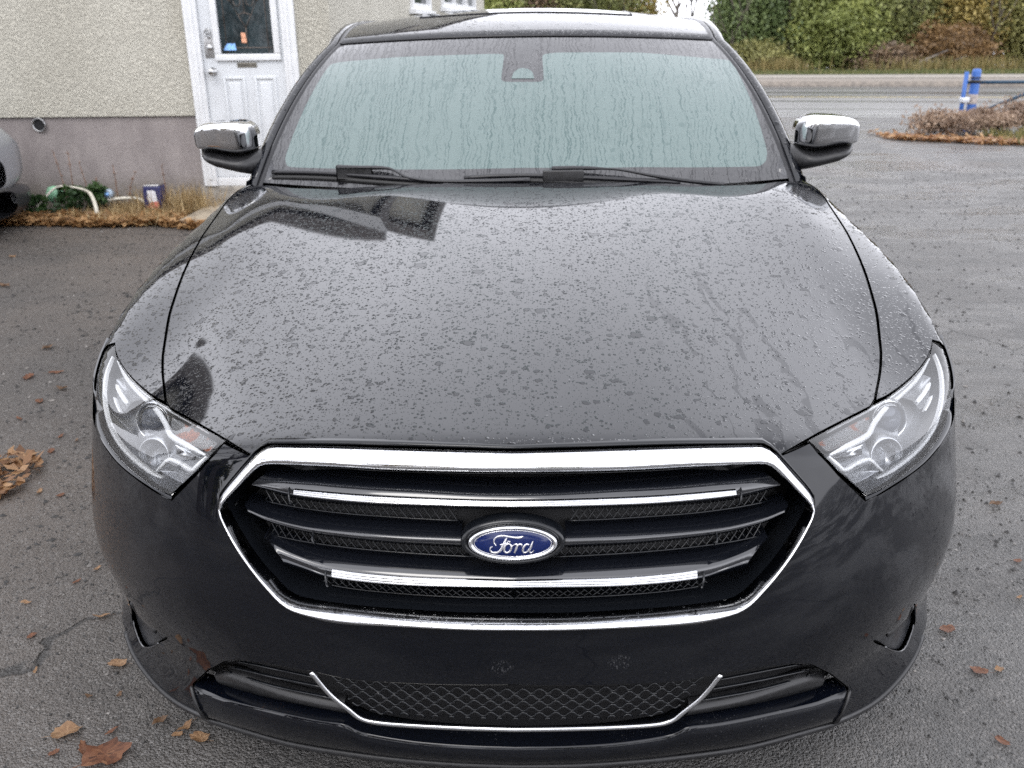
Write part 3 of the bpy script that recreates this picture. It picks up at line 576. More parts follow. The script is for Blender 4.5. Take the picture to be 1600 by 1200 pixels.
# ================================================================== SETTING
def ground_mat():
    b = NB('wet_asphalt'); o = b.obj(); x, y, z = (b.n('ShaderNodeSeparateXYZ', i0=o).outputs[i] for i in range(3))
    big = b.noise(o, .55, 4., .6).outputs['Fac']; mid = b.noise(o, 5., 4., .6).outputs['Fac']; fine = b.noise(o, 260., 3., .7).outputs['Fac']
    st = b.n('ShaderNodeTexVoronoi', _feature='F1', Vector=o, Scale=150.); st2 = b.n('ShaderNodeTexVoronoi', _feature='F1', Vector=o, Scale=330.)
    sc = b.n('ShaderNodeSeparateColor', Color=st.outputs['Color']).outputs[0]; sc2 = b.n('ShaderNodeSeparateColor', Color=st2.outputs['Color']).outputs[1]
    loose = b.ramp(b.math('ADD', x, b.math('MULTIPLY', big, 2.2)), .9, -.6)       # rougher broken surface on the house side
    track = b.ramp(b.noise(b.scale(o, (.10, 1.0, 1.)), 1.3, 3.).outputs['Fac'], .52, .62)
    base = b.mix(b.ramp(mid, .3, .7), c4(.046, .044, .041), c4(.078, .073, .068))
    base = b.mix(b.math('MULTIPLY', loose, .75), base, b.mix(b.ramp(big, .35, .65), c4(.050, .040, .033), c4(.118, .092, .072)))
    base = b.mix(b.math('MULTIPLY', b.ramp(sc, .66, 1.), .6), base, c4(.17, .16, .15))
    base = b.mix(b.math('MULTIPLY', b.ramp(sc2, .0, .30, 1., 0.), .8), base, c4(.008, .008, .008))
    patches = b.math('MULTIPLY', b.ramp(b.noise(o, .8, 3.).outputs['Fac'], .52, .62), b.ramp(y, 6.5, 9.))  # patchy dirt on the ground further out
    ck = b.n('ShaderNodeTexVoronoi', _feature='DISTANCE_TO_EDGE', Vector=b.add(o, b.scale(b.noise(o, 2.2, 4.).outputs['Color'], (.55, .55, 0.))), Scale=.42)
    crack = b.math('MULTIPLY', b.ramp(ck.outputs['Distance'], .0040, .0010), b.ramp(b.noise(o, .7, 2.).outputs['Fac'], .46, .54))
    base = b.mix(b.math('MULTIPLY', crack, .85), base, c4(.010, .009, .008))
    base = b.mix(b.math('MULTIPLY', patches, .6), base, c4(.075, .062, .052))
    hgt = b.math('ADD', b.math('MULTIPLY', b.math('SUBTRACT', 1., st.outputs['Distance']), .7), b.math('MULTIPLY', b.math('SUBTRACT', 1., st2.outputs['Distance']), .35))
    hgt = b.math('ADD', hgt, b.math('MULTIPLY', fine, .5)); hgt = b.math('ADD', hgt, b.math('MULTIPLY', mid, .9)); hgt = b.math('SUBTRACT', hgt, b.math('MULTIPLY', crack, 1.2))
    wet = b.math('MULTIPLY', b.ramp(b.noise(b.scale(o, (.55, 1.4, 1.)), 1.1, 5., .62).outputs['Fac'], .44, .60), b.ramp(loose, .2, .9, 1., .35))
    nrm = b.bump(hgt, b.ramp(loose, 0., 1., 1., 1.), b.ramp(wet, 0., 1., .0085, .0045, False))
    rg = b.ramp(wet, 0., 1., .54, .17, False); rg = b.math('SUBTRACT', rg, b.math('MULTIPLY', track, .08)); rg = b.math('ADD', rg, b.math('MULTIPLY', loose, .10))
    b.pbr(Base__Color=base, Roughness=rg, IOR=1.62, Normal=nrm); return b.m
M['ground'] = ground_mat()
def road_mat():
    b = NB('wet_road'); o = b.obj(); s = b.n('ShaderNodeSeparateXYZ', i0=o)
    v = b.math('ADD', s.outputs[1], b.math('MULTIPLY', s.outputs[0], .2))
    lane = b.n('ShaderNodeTexNoise', Vector=b.n('ShaderNodeCombineXYZ', i0=b.math('MULTIPLY', s.outputs[0], .04), i1=v).outputs[0], Scale=1.1, Detail=4.).outputs['Fac']
    f = b.noise(o, 14., 4.).outputs['Fac']
    base = b.mix(b.ramp(lane, .35, .65), c4(.066, .066, .068), c4(.105, .102, .098))
    b.pbr(Base__Color=base, Roughness=b.ramp(lane, .35, .65, .22, .46), Normal=b.bump(f, .6, .004), IOR=1.6); return b.m
M['road'] = road_mat()
M['concrete'] = plain('concrete', (.26, .24, .21), .7, noise=.25, scale=14, bump=.006)
M['kerb'] = plain('kerb_concrete', (.19, .165, .14), .65, noise=.3, scale=8, bump=.004)
M['yellow_line'] = plain('road_paint', (.34, .27, .10), .5, noise=.4, scale=6)
def strip(name, c0, c1, z, mat, x0=-60., x1=90., top=None, **kw):
    y = lambda c, x: c-.2*x
    mb = MB(); xs = np.linspace(x0, x1, 31)
    if top is None: mb.loft([[(x, y(c0, x), z) for x in xs], [(x, y(c1, x), z) for x in xs]])
    else: mb.loft([[(x, y(c0, x), z) for x in xs], [(x, y(c0, x), top) for x in xs], [(x, y(c1, x), top) for x in xs], [(x, y(c1, x), z) for x in xs]])
    for i, q in enumerate(mb.f): pass
    o = mb.build(name, mat, kind='structure', **kw); return o
mb = MB(); mb.raw([(-140, -90, 0), (160, -90, 0), (160, 160, 0), (-140, 160, 0)], [(0, 1, 2, 3)]); mb.build('ground', M['ground'], kind='structure')
strip('road', 16.9, 27.8, .004, M['road'])
strip('road_marking', 22.75, 22.93, .008, M['yellow_line'])
strip('road_marking', 17.6, 17.72, .008, plain('white_line', (.36, .36, .35), .5, noise=.5, scale=3))
strip('kerb', 27.8, 28.15, .0, M['kerb'], top=.13)
strip('pavement', 28.15, 30.6, .0, M['kerb'], top=.125)
strip('footpath', 30.6, 32.6, .0, M['concrete'], top=.145)

# ---- vegetation helpers
def leaf_mat(name, cols, rough=.5):
    b = NB(name); a = b.n('ShaderNodeAttribute', _attribute_name='tint')
    r = b.n('ShaderNodeValToRGB', Fac=a.outputs['Fac']); e = r.color_ramp.elements
    while len(e) < len(cols): e.new(.5)
    for i, c in enumerate(cols): e[i].position = i/(len(cols)-1); e[i].color = c4(*c)
    d = b.n('ShaderNodeBsdfPrincipled', Base__Color=r.outputs[0], Roughness=rough); t = b.n('ShaderNodeBsdfTranslucent', Color=r.outputs[0])
    m = b.n('ShaderNodeMixShader', Fac=.38, i1=d.outputs[0], i2=t.outputs[0]); b.t.links.new(m.outputs[0], b.out.inputs['Surface']); return b.m
def quads(name, P, D, U, tint, mat, parent=None, fold=0., **props):
    """leaf-sized faces: centre P, half-length vector D, half-width vector U (n,3)"""
    n = len(P); v = np.stack([P-D, P+U, P+D, P-U], 1).reshape(-1, 3); f = np.arange(4*n).reshape(n, 4)
    me = bpy.data.meshes.new(name); me.vertices.add(4*n); me.vertices.foreach_set('co', v.astype(np.float32).ravel())
    me.loops.add(4*n); me.loops.foreach_set('vertex_index', f.ravel().astype(np.int32)); me.polygons.add(n)
    me.polygons.foreach_set('loop_start', (np.arange(n)*4).astype(np.int32)); me.polygons.foreach_set('loop_total', np.full(n, 4, np.int32))
    me.update(); me.validate(); at = me.attributes.new('tint', 'FLOAT', 'FACE'); at.data.foreach_set('value', np.clip(tint, 0, 1).astype(np.float32))
    me.materials.append(mat); o = bpy.data.objects.new(name, me)
    for k, q in props.items(): o[k] = q
    return link(o, parent)
def rand_dirs(n): d = RNG.normal(size=(n, 3)); return d/np.linalg.norm(d, axis=1, keepdims=True)
def crown_points(n, w, d, h, z0, clumps=40, tight=.24):
    c = RNG.uniform(-1, 1, (clumps*3, 3)); c = c[(c**2).sum(1) < 1.][:clumps]; c = c*(.55+.45*RNG.random((len(c), 1)))
    k = RNG.integers(0, len(c), n); off = rand_dirs(n)*(RNG.random((n, 1))**.5)*tight*(.5+RNG.random((len(c), 1))[k])
    p = c[k]+off; t = RNG.random(len(c))[k]
    return p*np.array((w/2, d/2, h/2))+np.array((0, 0, z0+h/2)), t
M['bark'] = plain('bark', (.085, .070, .058), .8, noise=.4, scale=20, bump=.01)
M['bark_grey'] = plain('bark_grey', (.16, .14, .125), .8, noise=.35, scale=20, bump=.01)
def branch_tree(mb, p, d, ln, r, depth, spread=.5, n=0):
    q = p+d*ln; m = (p+q)/2+rand_dirs(1)[0]*ln*.06
    mb.tube([p, m, q], [r, r*.85, r*.66], 5, cap=False)
    if depth == 0: return
    for _ in range(3 if depth > 2 else 2+int(RNG.random() < .6)):
        nd = d+rand_dirs(1)[0]*spread+np.array((0, 0, .12)); nd /= np.linalg.norm(nd)
        branch_tree(mb, p+(q-p)*RNG.uniform(.55, 1.), nd, ln*RNG.uniform(.6, .82), r*.6, depth-1, spread)
def bush(name, x, y, w, d, h, cols, label, cat='bush', n=5200, size=.095, z0=-.15, stems=6, group='bushes and trees beyond the road', bare=0., trunk=None, tight=.24, clumps=46):
    t = thing(name, (x, y, 0), label, cat, group)
    p, tc = crown_points(n, w, d, h, z0, clumps, tight); nn = len(p)
    p[:, 2] = np.maximum(p[:, 2], .05); ln = size*(.6+.8*RNG.random((nn, 1)))
    D = rand_dirs(nn)*ln; U = np.cross(D, rand_dirs(nn)); U = U/(np.linalg.norm(U, axis=1, keepdims=True)+1e-9)*ln*.55
    tint = .15+.55*tc+.3*RNG.random(nn)
    quads('foliage', p+np.array((x, y, 0)), D, U, tint, leaf_mat('foliage_'+name, cols), t)
    mb = MB()
    if trunk: branch_tree(mb, np.array((x, y, -.02)), np.array((0, 0, 1.)), h*.34, trunk, 3, .6); nm = 'trunk'
    else:
        nm = None
        for _ in range(stems):
            a = RNG.uniform(0, 5.08); bx = RNG.uniform(-.3, .3)*w; d_ = np.array((math.cos(a)*.35, math.sin(a)*.35, 1.)); d_ /= np.linalg.norm(d_)
            mb = MB(); branch_tree(mb, np.array((x+bx, y+RNG.uniform(-.3, .3)*d, -.02)), d_, h*.38, .018+.004*h if h > 1 else .006, 2, .45); mb.build('stem', M['bark'], t)
    if nm: mb.build(nm, M['bark'], t)
    return t
G_DK = [(0.044, 0.066, 0.029), (0.112, 0.156, 0.061), (0.207, 0.262, 0.098)]
G_MD = [(0.068, 0.078, 0.032), (0.183, 0.201, 0.073), (0.329, 0.336, 0.120)]
G_LT = [(0.085, 0.100, 0.034), (0.226, 0.262, 0.081), (0.403, 0.427, 0.140)]
G_OL = [(0.089, 0.089, 0.040), (0.244, 0.239, 0.089), (0.432, 0.398, 0.151)]
G_YE = [(.110, .095, .035), (.300, .240, .080), (.480, .370, .120)]
G_BR = [(0.074, 0.055, 0.040), (0.200, 0.146, 0.098), (0.375, 0.261, 0.163)]
G_RU = [(0.073, 0.049, 0.027), (0.207, 0.128, 0.061), (0.366, 0.232, 0.104)]
row = [  # x, y, w, h, palette, label
 (4.6, 38.6, 2.2, 1.9, G_OL, 'thin olive bush just right of the bare grey tree beyond the road', 3000),
 (8.6, 36.8, 3.0, 4.0, G_DK, 'dark green bush nearest the car roof beyond the road', 6000),
 (8.3, 35.6, 2.4, 1.3, G_OL, 'low tuft of olive shrub at the left end of the hedge foot', 1800),
 (9.9, 37.2, 2.6, 5.2, G_BR, 'brown half bare bush between the dark green and the bright green bushes', 3800),
 (11.3, 35.9, 3.0, 3.4, G_LT, 'bright green bush standing out in the middle of the roadside hedge', 6500),
 (11.4, 37.6, 3.4, 5.6, G_MD, 'tall mid green bush behind the bright green one', 5500),
 (13.2, 36.2, 2.8, 3.8, G_MD, 'rounded green bush to the right of the bright green one', 5600),
 (14.6, 36.8, 3.0, 5.0, G_OL, 'olive green bush above the fallen grey branch', 5200),
 (15.2, 35.0, 2.2, 1.7, G_RU, 'low rust coloured bush at the hedge foot behind the blue post', 3000),
 (16.6, 36.4, 3.0, 5.6, G_YE, 'yellow and orange bush rising behind the gate', 6200),
 (18.2, 35.8, 2.6, 4.2, G_OL, 'olive and brown bush right of the yellow one', 4600),
 (19.8, 36.4, 3.2, 5.8, G_YE, 'golden bush at the right edge of the view', 5200),
 (21.8, 36.0, 3.0, 5.0, G_MD, 'green bush past the right edge of the view', 3000),
 (13.0, 35.0, 1.8, 1.1, G_BR, 'low dark brown scrub under the green bushes', 1800),
 (2.4, 39.5, 3.0, 4.4, G_MD, 'green and yellow bush seen over the middle of the car roof', 3600),
 (.4, 39.8, 3.0, 4.6, G_BR, 'dark brown thicket seen over the car roof', 3000),
 (-1.6, 39.6, 2.8, 4.8, G_LT, 'yellow green bush seen over the roof beside the house corner', 3400),
 (3.6, 40.4, 2.8, 4.2, G_YE, 'yellowing bush seen over the right half of the car roof', 2600),
]
for x, y, w, h, pal, lab, n in row: bush('roadside_bush', x, y, w*1.45, w*1.1, h*1.1, pal, lab, n=int(n*4.2), clumps=170, tight=.36, size=.072)
wp = np.stack([RNG.uniform(-8, 34, 42000), RNG.uniform(38.5, 43.5, 42000), np.zeros(42000)], 1); wh = np.interp(wp[:, 0]+1.2*np.sin(wp[:, 0]*1.7), [-8, 3.4, 4.8, 8.6, 9.8, 34], [4.6, 4.2, 1.8, 1.8, 5.5, 6.5])
wp[:, 2] = wh*RNG.random(42000)**.8; wp[:, 1] -= .2*(wp[:, 0]-8); wl = .16*(.5+RNG.random((42000, 1))); wd = rand_dirs(42000)*wl; wu = np.cross(wd, rand_dirs(42000)); wu = wu/(np.linalg.norm(wu, axis=1, keepdims=True)+1e-9)*wl*.6
quads('woodland', wp, wd, wu, .25+.3*np.sin(wp[:, 0]*.9)+.35*RNG.random(42000), leaf_mat('woodland_leaves', [(.07, .075, .032), (.16, .16, .06), (.28, .22, .09)]), kind='stuff')
def bare(x, y, h, label, group='bare trees', twigs=0, depth=4, r=None, cat='tree'):
    t = thing('bare_tree', (x, y, 0), label, cat, group); mb = MB(); branch_tree(mb, np.array((x, y, -.05)), np.array((0, 0, 1.)), h*.36, r or .012*h, depth, .5)
    mb.build('trunk', M['bark_grey'], t)
    if twigs:
        m2 = MB(); ends = [np.array(v) for v in mb.v[::7] if v[2] > h*.4]
        for p in ends[:twigs]:
            for _ in range(3): d = rand_dirs(1)[0]*.5+np.array((0, 0, .4)); m2.tube([p, p+d*.3+rand_dirs(1)[0]*.06, p+d*.8], [.012, .009, .003], 3, cap=False)
        m2.build('twigs', M['bark_grey'], t)
    return t
bare(6.1, 41.0, 7.5, 'bare grey tree against the sky right of the car roof', twigs=160)
bare(5.3, 42.0, 6.0, 'small bare tree in front of the pale sky, left of the tallest', twigs=150)
bare(7.0, 43.0, 6.5, 'small bare tree in front of the pale sky, beside the dark green bush', twigs=150)
bush('thin_bush', 5.9, 41.5, 3.4, 2., 2.7, [(.10, .085, .04), (.24, .19, .08), (.40, .31, .13)], 'thin straw coloured bush under the bare trees beyond the road', n=2600, size=.06, clumps=90, tight=.30)
bare(9.6, 42.5, 8.5, 'bare tree above the dark green and brown bushes', twigs=120)
bare(4.0, 43.0, 7.0, 'slender bare tree further left over the car roof', twigs=90)
# grass verge, tall straw grass
def grass(name, n, area, h, cols, width=.006, lean=.35, **kw):
    p = area(n); n = len(p); hh = h*(.4+.9*RNG.random((n, 1))); d = np.hstack([RNG.normal(0, lean, (n, 2)), np.ones((n, 1))]); d /= np.linalg.norm(d, axis=1, keepdims=True)
    D = d*hh*.5; a = RNG.uniform(0, 6.28, n); U = np.stack([np.cos(a), np.sin(a), np.zeros(n)], 1)*width*(.6+.8*RNG.random((n, 1)))
    return quads(name, p+D*.96, D, U, RNG.random(n), leaf_mat(name+'_blades', cols), kind='stuff', **kw)
def verge_area(n):
    x = RNG.uniform(3, 24, n); c = 32.5+RNG.beta(1.2, 1.6, n)*3.4; return np.stack([x, c-.2*x, np.full(n, .02)], 1)
grass('verge_grass', 26000, verge_area, .20, [(.05, .07, .02), (.11, .14, .04), (.26, .22, .10)], .016)
def straw_area(n):
    k = np.concatenate([RNG.normal(8.8, .5, n//2), RNG.normal(15.0, 1.6, n-n//2)]); return np.stack([k, 34.6+RNG.normal(0, .35, n)-.2*(k-8), np.full(n, .02)], 1)
grass('tall_grass', 3000, straw_area, .55, [(.10, .10, .03), (.22, .18, .07), (.36, .28, .12)], .014, .16)
mb = MB()
mb.tube([(13.4, 34.2, .05), (14.0, 34.1, .45), (14.8, 34.0, .8)], [.06, .05, .03], 6); mb.tube([(14.0, 34.1, .45), (14.7, 33.9, .35), (15.4, 33.8, .6)], [.04, .03, .015], 6)
tag(mb.build('fallen_branch', M['bark_grey']), 'grey dead branch leaning at the foot of the hedge across the road', 'branch')

# ---- house
def stucco_mat():
    b = NB('cream_stucco'); o = b.obj(); n1 = b.noise(o, 52., 4., .6, .4).outputs['Fac']; n2 = b.noise(o, 130., 3., .5).outputs['Fac']; bg = b.noise(o, 1.2, 4.).outputs['Fac']
    st = b.noise(b.scale(o, (3., 3., .35)), 1.5, 4.).outputs['Fac']
    base = b.mix(b.ramp(bg, .3, .7), c4(.46, .44, .375), c4(.53, .51, .44)); base = b.mix(b.ramp(st, .55, .75, 0., .25), base, c4(.36, .33, .26))
    h = b.math('ADD', b.ramp(n1, .35, .62), b.math('MULTIPLY', n2, .55)); b.pbr(Base__Color=base, Roughness=.85, Normal=b.bump(h, .9, .009)); return b.m
def plinth_mat():
    b = NB('grey_render'); o = b.obj(); st = b.noise(b.scale(o, (2.2, 2.2, 1.)), 3., 5., .65).outputs['Fac']; dn = b.noise(o, 30., 5., .6).outputs['Fac']
    z = b.n('ShaderNodeSeparateXYZ', i0=o).outputs[2]
    base = b.mix(b.ramp(st, .3, .7), c4(.215, .19, .185), c4(.285, .255, .245)); base = b.mix(b.math('MULTIPLY', b.ramp(z, .34, .02), b.ramp(dn, .3, .6, .35, 1.)), base, c4(.13, .115, .085))
    b.pbr(Base__Color=base, Roughness=.75, Normal=b.bump(dn, .6, .006)); return b.m
M['stucco'] = stucco_mat(); M['plinth'] = plinth_mat()
M['white_paint'] = plain('white_paint', (.66, .67, .68), .42, noise=.05, scale=6)
M['door_paint'] = plain('door_paint', (.58, .60, .62), .38, noise=.05, scale=4)
M['vinyl'] = plain('white_vinyl', (.72, .73, .74), .35)
M['roof_shingle'] = plain('roof_shingle', (.15, .135, .125), .8, noise=.3, scale=12, bump=.01)
M['leaded_glass'] = plain('leaded_glass', (.020, .030, .034), .08, noise=.35, scale=9, bump=.004)
M['pane_glass'] = plain('pane_glass', (.035, .042, .045), .04)
M['lead'] = plain('lead_came', (.17, .14, .12), .45, .6)
M['steel'] = plain('brushed_steel', (.50, .50, .50), .28, 1., noise=.1, scale=60)
house = thing('house', (-3., 8., 0), 'cream stucco house with grey plinth and a white side door, left of the car', 'house')
HC = np.array((-1.70, 7.05)); HE = np.array((-.80, 15.)); sd = (HE-HC)/np.linalg.norm(HE-HC); sn = np.array((sd[1], -sd[0]))
EH = 3.95
def wall_prism(mb, foot, z0, z1): mb.prism([(x, y, z0) for x, y in foot], (0, 0, z1-z0))
DX0, DX1, DZ0, DZ1 = -2.905, -2.025, .255, 2.42
body_l = [(-13, 7.05), (DX0, 7.05), (DX0, 7.35), (-13, 7.35)]
mb = MB(); wall_prism(mb, body_l, .80, EH)
wall_prism(mb, [(DX1, 7.05), (HC[0], HC[1]), tuple(HC-sn*.3+sd*.3), (DX1, 7.35)], .80, EH)
wall_prism(mb, [(DX0, 7.05), (DX1, 7.05), (DX1, 7.35), (DX0, 7.35)], DZ1, EH)
# side wall in pieces round its windows
wins = [(2.90, 3.86, 1.72, 2.95), (4.58, 7.05, 1.78, 3.0)]
SL = float(np.linalg.norm(HE-HC))
def sp(t, w=0.): p = HC+sd*t+sn*w; return (float(p[0]), float(p[1]))
cuts = [0.]+[q for w in wins for q in w[:2]]+[SL]
for i in range(0, len(cuts), 2): wall_prism(mb, [sp(cuts[i]), sp(cuts[i+1]), sp(cuts[i+1], -.3), sp(cuts[i], -.3)], .80, EH)
for a, c, z0, z1 in wins:
    for q0, q1 in ((.80, z0), (z1, EH)): wall_prism(mb, [sp(a), sp(c), sp(c, -.3), sp(a, -.3)], q0, q1)
wall_prism(mb, [sp(SL), (-13, 15.9), (-13, 15.6), sp(SL-.3, -.3)], 0, 4.85)
mb.build('stucco_wall', M['stucco'], house)
mb = MB(); wall_prism(mb, [(-13, 7.075), (DX0, 7.075), (DX0, 7.34), (-13, 7.34)], -.05, .80)
wall_prism(mb, [(DX1, 7.075), (HC[0]-.02, HC[1]+.025), sp(SL, -.025), sp(SL, -.28), sp(.3, -.28), (DX1, 7.34)], -.05, .80); wall_prism(mb, [(DX0, 7.10), (DX1, 7.10), (DX1, 7.34), (DX0, 7.34)], -.05, DZ0)
mb.build('plinth', M['plinth'], house)
mb = MB(); ov = .15
UH = 4.9; STP = 2.0
wall_prism(mb, [sp(STP), sp(SL), sp(SL, -.3), sp(STP, -.3)], EH+.001, UH); wall_prism(mb, [sp(STP, -.001), sp(STP, -.301), (-13, sp(STP)[1]), (-13, sp(STP)[1]-.01)], EH, UH)
mb.build('upper_wall', M['stucco'], house)
mb = MB(); ring = [(-13.4, 7.05-ov), tuple(np.array((HC[0], HC[1]))+sn*ov+np.array((.0, -ov))), tuple(np.array(sp(SL, ov))+sd*.3), (-13.4, 16.3)]
mb.prism([(ring[0][0], ring[0][1], EH-.12), (ring[1][0]-.0, ring[1][1], EH-.12), (ring[1][0], ring[1][1]+.03, EH-.12), (ring[0][0], ring[0][1]+.03, EH-.12)], (0, 0, .17)); mb.build('eaves', M['white_paint'], house)
AP = 1.7; ap_ = sp(AP, ov); bk = sp(SL, ov); fr_ = ring[1]
mb = MB()
for lift_z in (0.,):
    a0, a1 = (-13.4, 7.05-ov, EH+.02), (fr_[0], fr_[1], EH+.02); r0, r1 = (-13.4, ap_[1], EH+.06), (ap_[0], ap_[1], EH+.06); b0, b1 = (-13.4, bk[1]+.2, EH+3.02), (bk[0], bk[1]+.2, EH+3.02)
    up = lambda q: (q[0], q[1], q[2]+.16)
    yb = sp(STP)[1]; FR = [(-1.72, EH), (-2.6, 4.22), (-3.4, 4.46), (-6.5, 4.58), (-13, 4.35)]
    for quad in [((x0_+.1*(k_ == 0), 6.93, z0_+.01), (x0_+.25*(k_ == 0), yb, z0_+.01), (x1_, yb, z1_+.01), (x1_, 6.93, z1_+.01)) for k_, ((x0_, z0_), (x1_, z1_)) in enumerate(zip(FR[:-1], FR[1:]))]+[((-13.2, yb-.1, UH), (*sp(STP-.1, .12), UH), (*sp(SL, .12), UH), (-13.2, 15.9, UH))]: mb.raw(list(quad)+[up(q) for q in quad], [(3, 2, 1, 0), (4, 5, 6, 7), (0, 1, 5, 4), (1, 2, 6, 5), (2, 3, 7, 6), (3, 0, 4, 7)], False)
mb.build('roof', M['roof_shingle'], house)
gp = [(-13, 7.052, EH)]+[(x, 7.052, z) for x, z in FR]
MB().prism(gp, (0, .25, 0)).build('gable_wall', M['stucco'], house)
# windows of the side wall
for wi, (a, c, z0, z1) in enumerate(wins):
    fr = MB(); w0, w1 = -.06, .035; e = .07
    def pr(mb, t0, t1, h0, h1, u0=w0, u1=w1): wall_prism(mb, [sp(t0, u1), sp(t1, u1), sp(t1, u0), sp(t0, u0)], h0, h1)
    pr(fr, a+.001, c-.001, z0+.001, z0+e); pr(fr, a+.001, c-.001, z1-e, z1-.001); pr(fr, a+.001, a+e, z0+e, z1-e); pr(fr, c-e, c-.001, z0+e, z1-e)
    if wi == 1:
        for q in (a+(c-a)*.34, a+(c-a)*.66): pr(fr, q-.035, q+.035, z0+e, z1-e, w0, w1-.004)
    wo = fr.build('window', M['vinyl'], house)
    g = MB(); wall_prism(g, [sp(a+e, -.02), sp(c-e, -.02), sp(c-e, -.035), sp(a+e, -.035)], z0+e, z1-e); g.build('pane', M['pane_glass'], wo)
    s2 = MB(); pr(s2, a-.05, c+.05, z0-.045, z0, -.02, .075); s2.build('sill', M['vinyl'], wo)
# side door with frame
fr = MB(); y0, y1 = 7.015, 7.20
fr.box((DX0-.03, y0, .05+.14), (DX0+.085, y1, DZ1+.04), bev=.006); fr.box((DX1-.085, y0, .24), (DX1+.03, y1, DZ1+.04), bev=.006); fr.box((DX0+.085, y0+.002, DZ1-.07), (DX1-.085, y1, DZ1+.04), bev=.006)
fr.box((DX0+.085, y0+.03, .19), (DX1-.085, y1, .265), bev=.004)
for q in (DX0+.02, DX1-.05): fr.box((q, y0-.012, .25), (q+.03, y0+.01, DZ1), bev=.004)
fr.build('door_frame', M['white_paint'], house)
x0, x1, yd = DX0+.088, DX1-.088, 7.055
gx0, gx1, gz0, gz1 = -2.655, -2.195, 1.305, 2.24
door = MB(); door.box((x0, yd, .27), (gx0-.001, yd+.05, DZ1-.075)); door.box((gx1+.001, yd, .27), (x1, yd+.05, DZ1-.075)); door.box((gx0-.001, yd, .27), (gx1+.001, yd+.05, gz0)); door.box((gx0-.001, yd, gz1), (gx1+.001, yd+.05, DZ1-.075))
door = door.build('door', M['door_paint'], house)
tr = MB(); e = .055
for a, b_ in (((gx0-e, gz0-e), (gx1+e, gz0)), ((gx0-e, gz1), (gx1+e, gz1+e)), ((gx0-e, gz0), (gx0, gz1)), ((gx1, gz0), (gx1+e, gz1))): tr.box((a[0], yd-.022, a[1]), (b_[0], yd-.001, b_[1]), bev=.007)
tr.build('glazing_frame', M['white_paint'], door)
MB().box((gx0, yd+.012, gz0), (gx1, yd+.022, gz1)).build('door_glass', M['leaded_glass'], door)
ld = MB(); cx = (gx0+gx1)/2
def ln(*pts): ld.tube([(x, yd+.010, z) for x, z in pts], .0035, 5)
ln((gx0+.05, gz0), (gx0+.05, gz1)); ln((gx1-.05, gz0), (gx1-.05, gz1)); ln((gx0, gz0+.05), (gx1, gz0+.05)); ln((gx0, gz1-.05), (gx1, gz1-.05))
ln((cx, gz0+.21), (cx-.05, gz0+.30), (cx-.11, gz0+.42), (cx-.02, gz0+.62), (cx, gz0+.7)); ln((cx, gz0+.21), (cx+.05, gz0+.30), (cx+.11, gz0+.42), (cx+.02, gz0+.62), (cx, gz0+.7))
ln((cx-.055, gz0+.31), (cx, gz0+.33), (cx+.055, gz0+.31)); ln((cx, gz0+.33), (cx, gz0+.62)); ln((cx, gz0+.05), (cx, gz0+.21)); ln((cx-.11, gz0+.42), (gx0+.05, gz0+.46)); ln((cx+.11, gz0+.42), (gx1-.05, gz0+.46))
for s_ in (-1, 1): ld.tube([(cx+s_*(.055+.03*math.cos(t)), yd+.010, gz0+.42+.04*math.sin(t)) for t in np.linspace(0, 6.28, 18)], .003, 5)
ld.build('leading', M['lead'], door)
M['blue_print'] = plain('blue_print', (.22, .42, .85), .5, noise=.35, scale=60); M['orange_print'] = plain('orange_print', (.72, .36, .22), .55, noise=.25, scale=50)
MB().prism([(gx0+.02, yd+.004, gz0+.03), (gx0+.13, yd+.004, gz0+.03), (gx0+.125, yd+.004, gz0+.085), (gx0+.055, yd+.004, gz0+.085)], (0, .002, 0)).build('blue_sticker', M['blue_print'], door)
for q in (0, 1): MB().prism([(cx-.045, yd+.004, gz0+.090+.042*q), (cx-.003-.004*q, yd+.004, gz0+.090+.042*q), (cx-.005-.004*q, yd+.004, gz0+.128+.042*q), (cx-.046, yd+.004, gz0+.128+.042*q)], (0, .002, 0)).build('orange_sticker', M['orange_print'], door)
for s_ in (0, 1):
    a = -2.665+.27*s_; p = MB(); e = .022
    for (u0, w0_), (u1, w1_) in (((a, .50), (a+e, 1.12)), ((a+.19-e, .50), (a+.19, 1.12)), ((a+e, .50), (a+.19-e, .50+e)), ((a+e, 1.12-e), (a+.19-e, 1.12))): p.box((u0, yd-.010, w0_), (u1, yd+.002, w1_), bev=.004)
    p.box((a+.045, yd-.007, .55), (a+.145, yd+.002, 1.07), bev=.004); p.build('door_panel', M['door_paint'], door)
k = MB(); k.lathe([(.034, 0), (.034, -.010), (.014, -.014), (.013, -.035), (.024, -.045), (.030, -.058), (.026, -.072), (.012, -.078), (.001, -.079)], (-2.745, yd, 1.165), 'y', 24); k.build('door_knob', M['steel'], door)
k = MB(); k.box((-2.795, yd-.006, 1.275), (-2.705, yd-.001, 1.44), bev=.002); k.lathe([(.026, 0), (.026, -.018), (.020, -.026), (.001, -.028)], (-2.745, yd-.006, 1.36), 'y', 20); k.build('lock_plate', M['steel'], door)
k = MB(); k.tube([(-2.745+.032*math.cos(t), yd-.02, 1.475+.032*math.sin(t)) for t in np.linspace(0, 6.28, 22)], .006, 6); k.tube([(-2.765, yd-.02, 1.455), (-2.725, yd-.02, 1.495)], .005, 6); k.tube([(-2.745, yd-.02, 1.443), (-2.747, yd-.005, 1.43)], .008, 6); k.build('knocker', M['steel'], door)
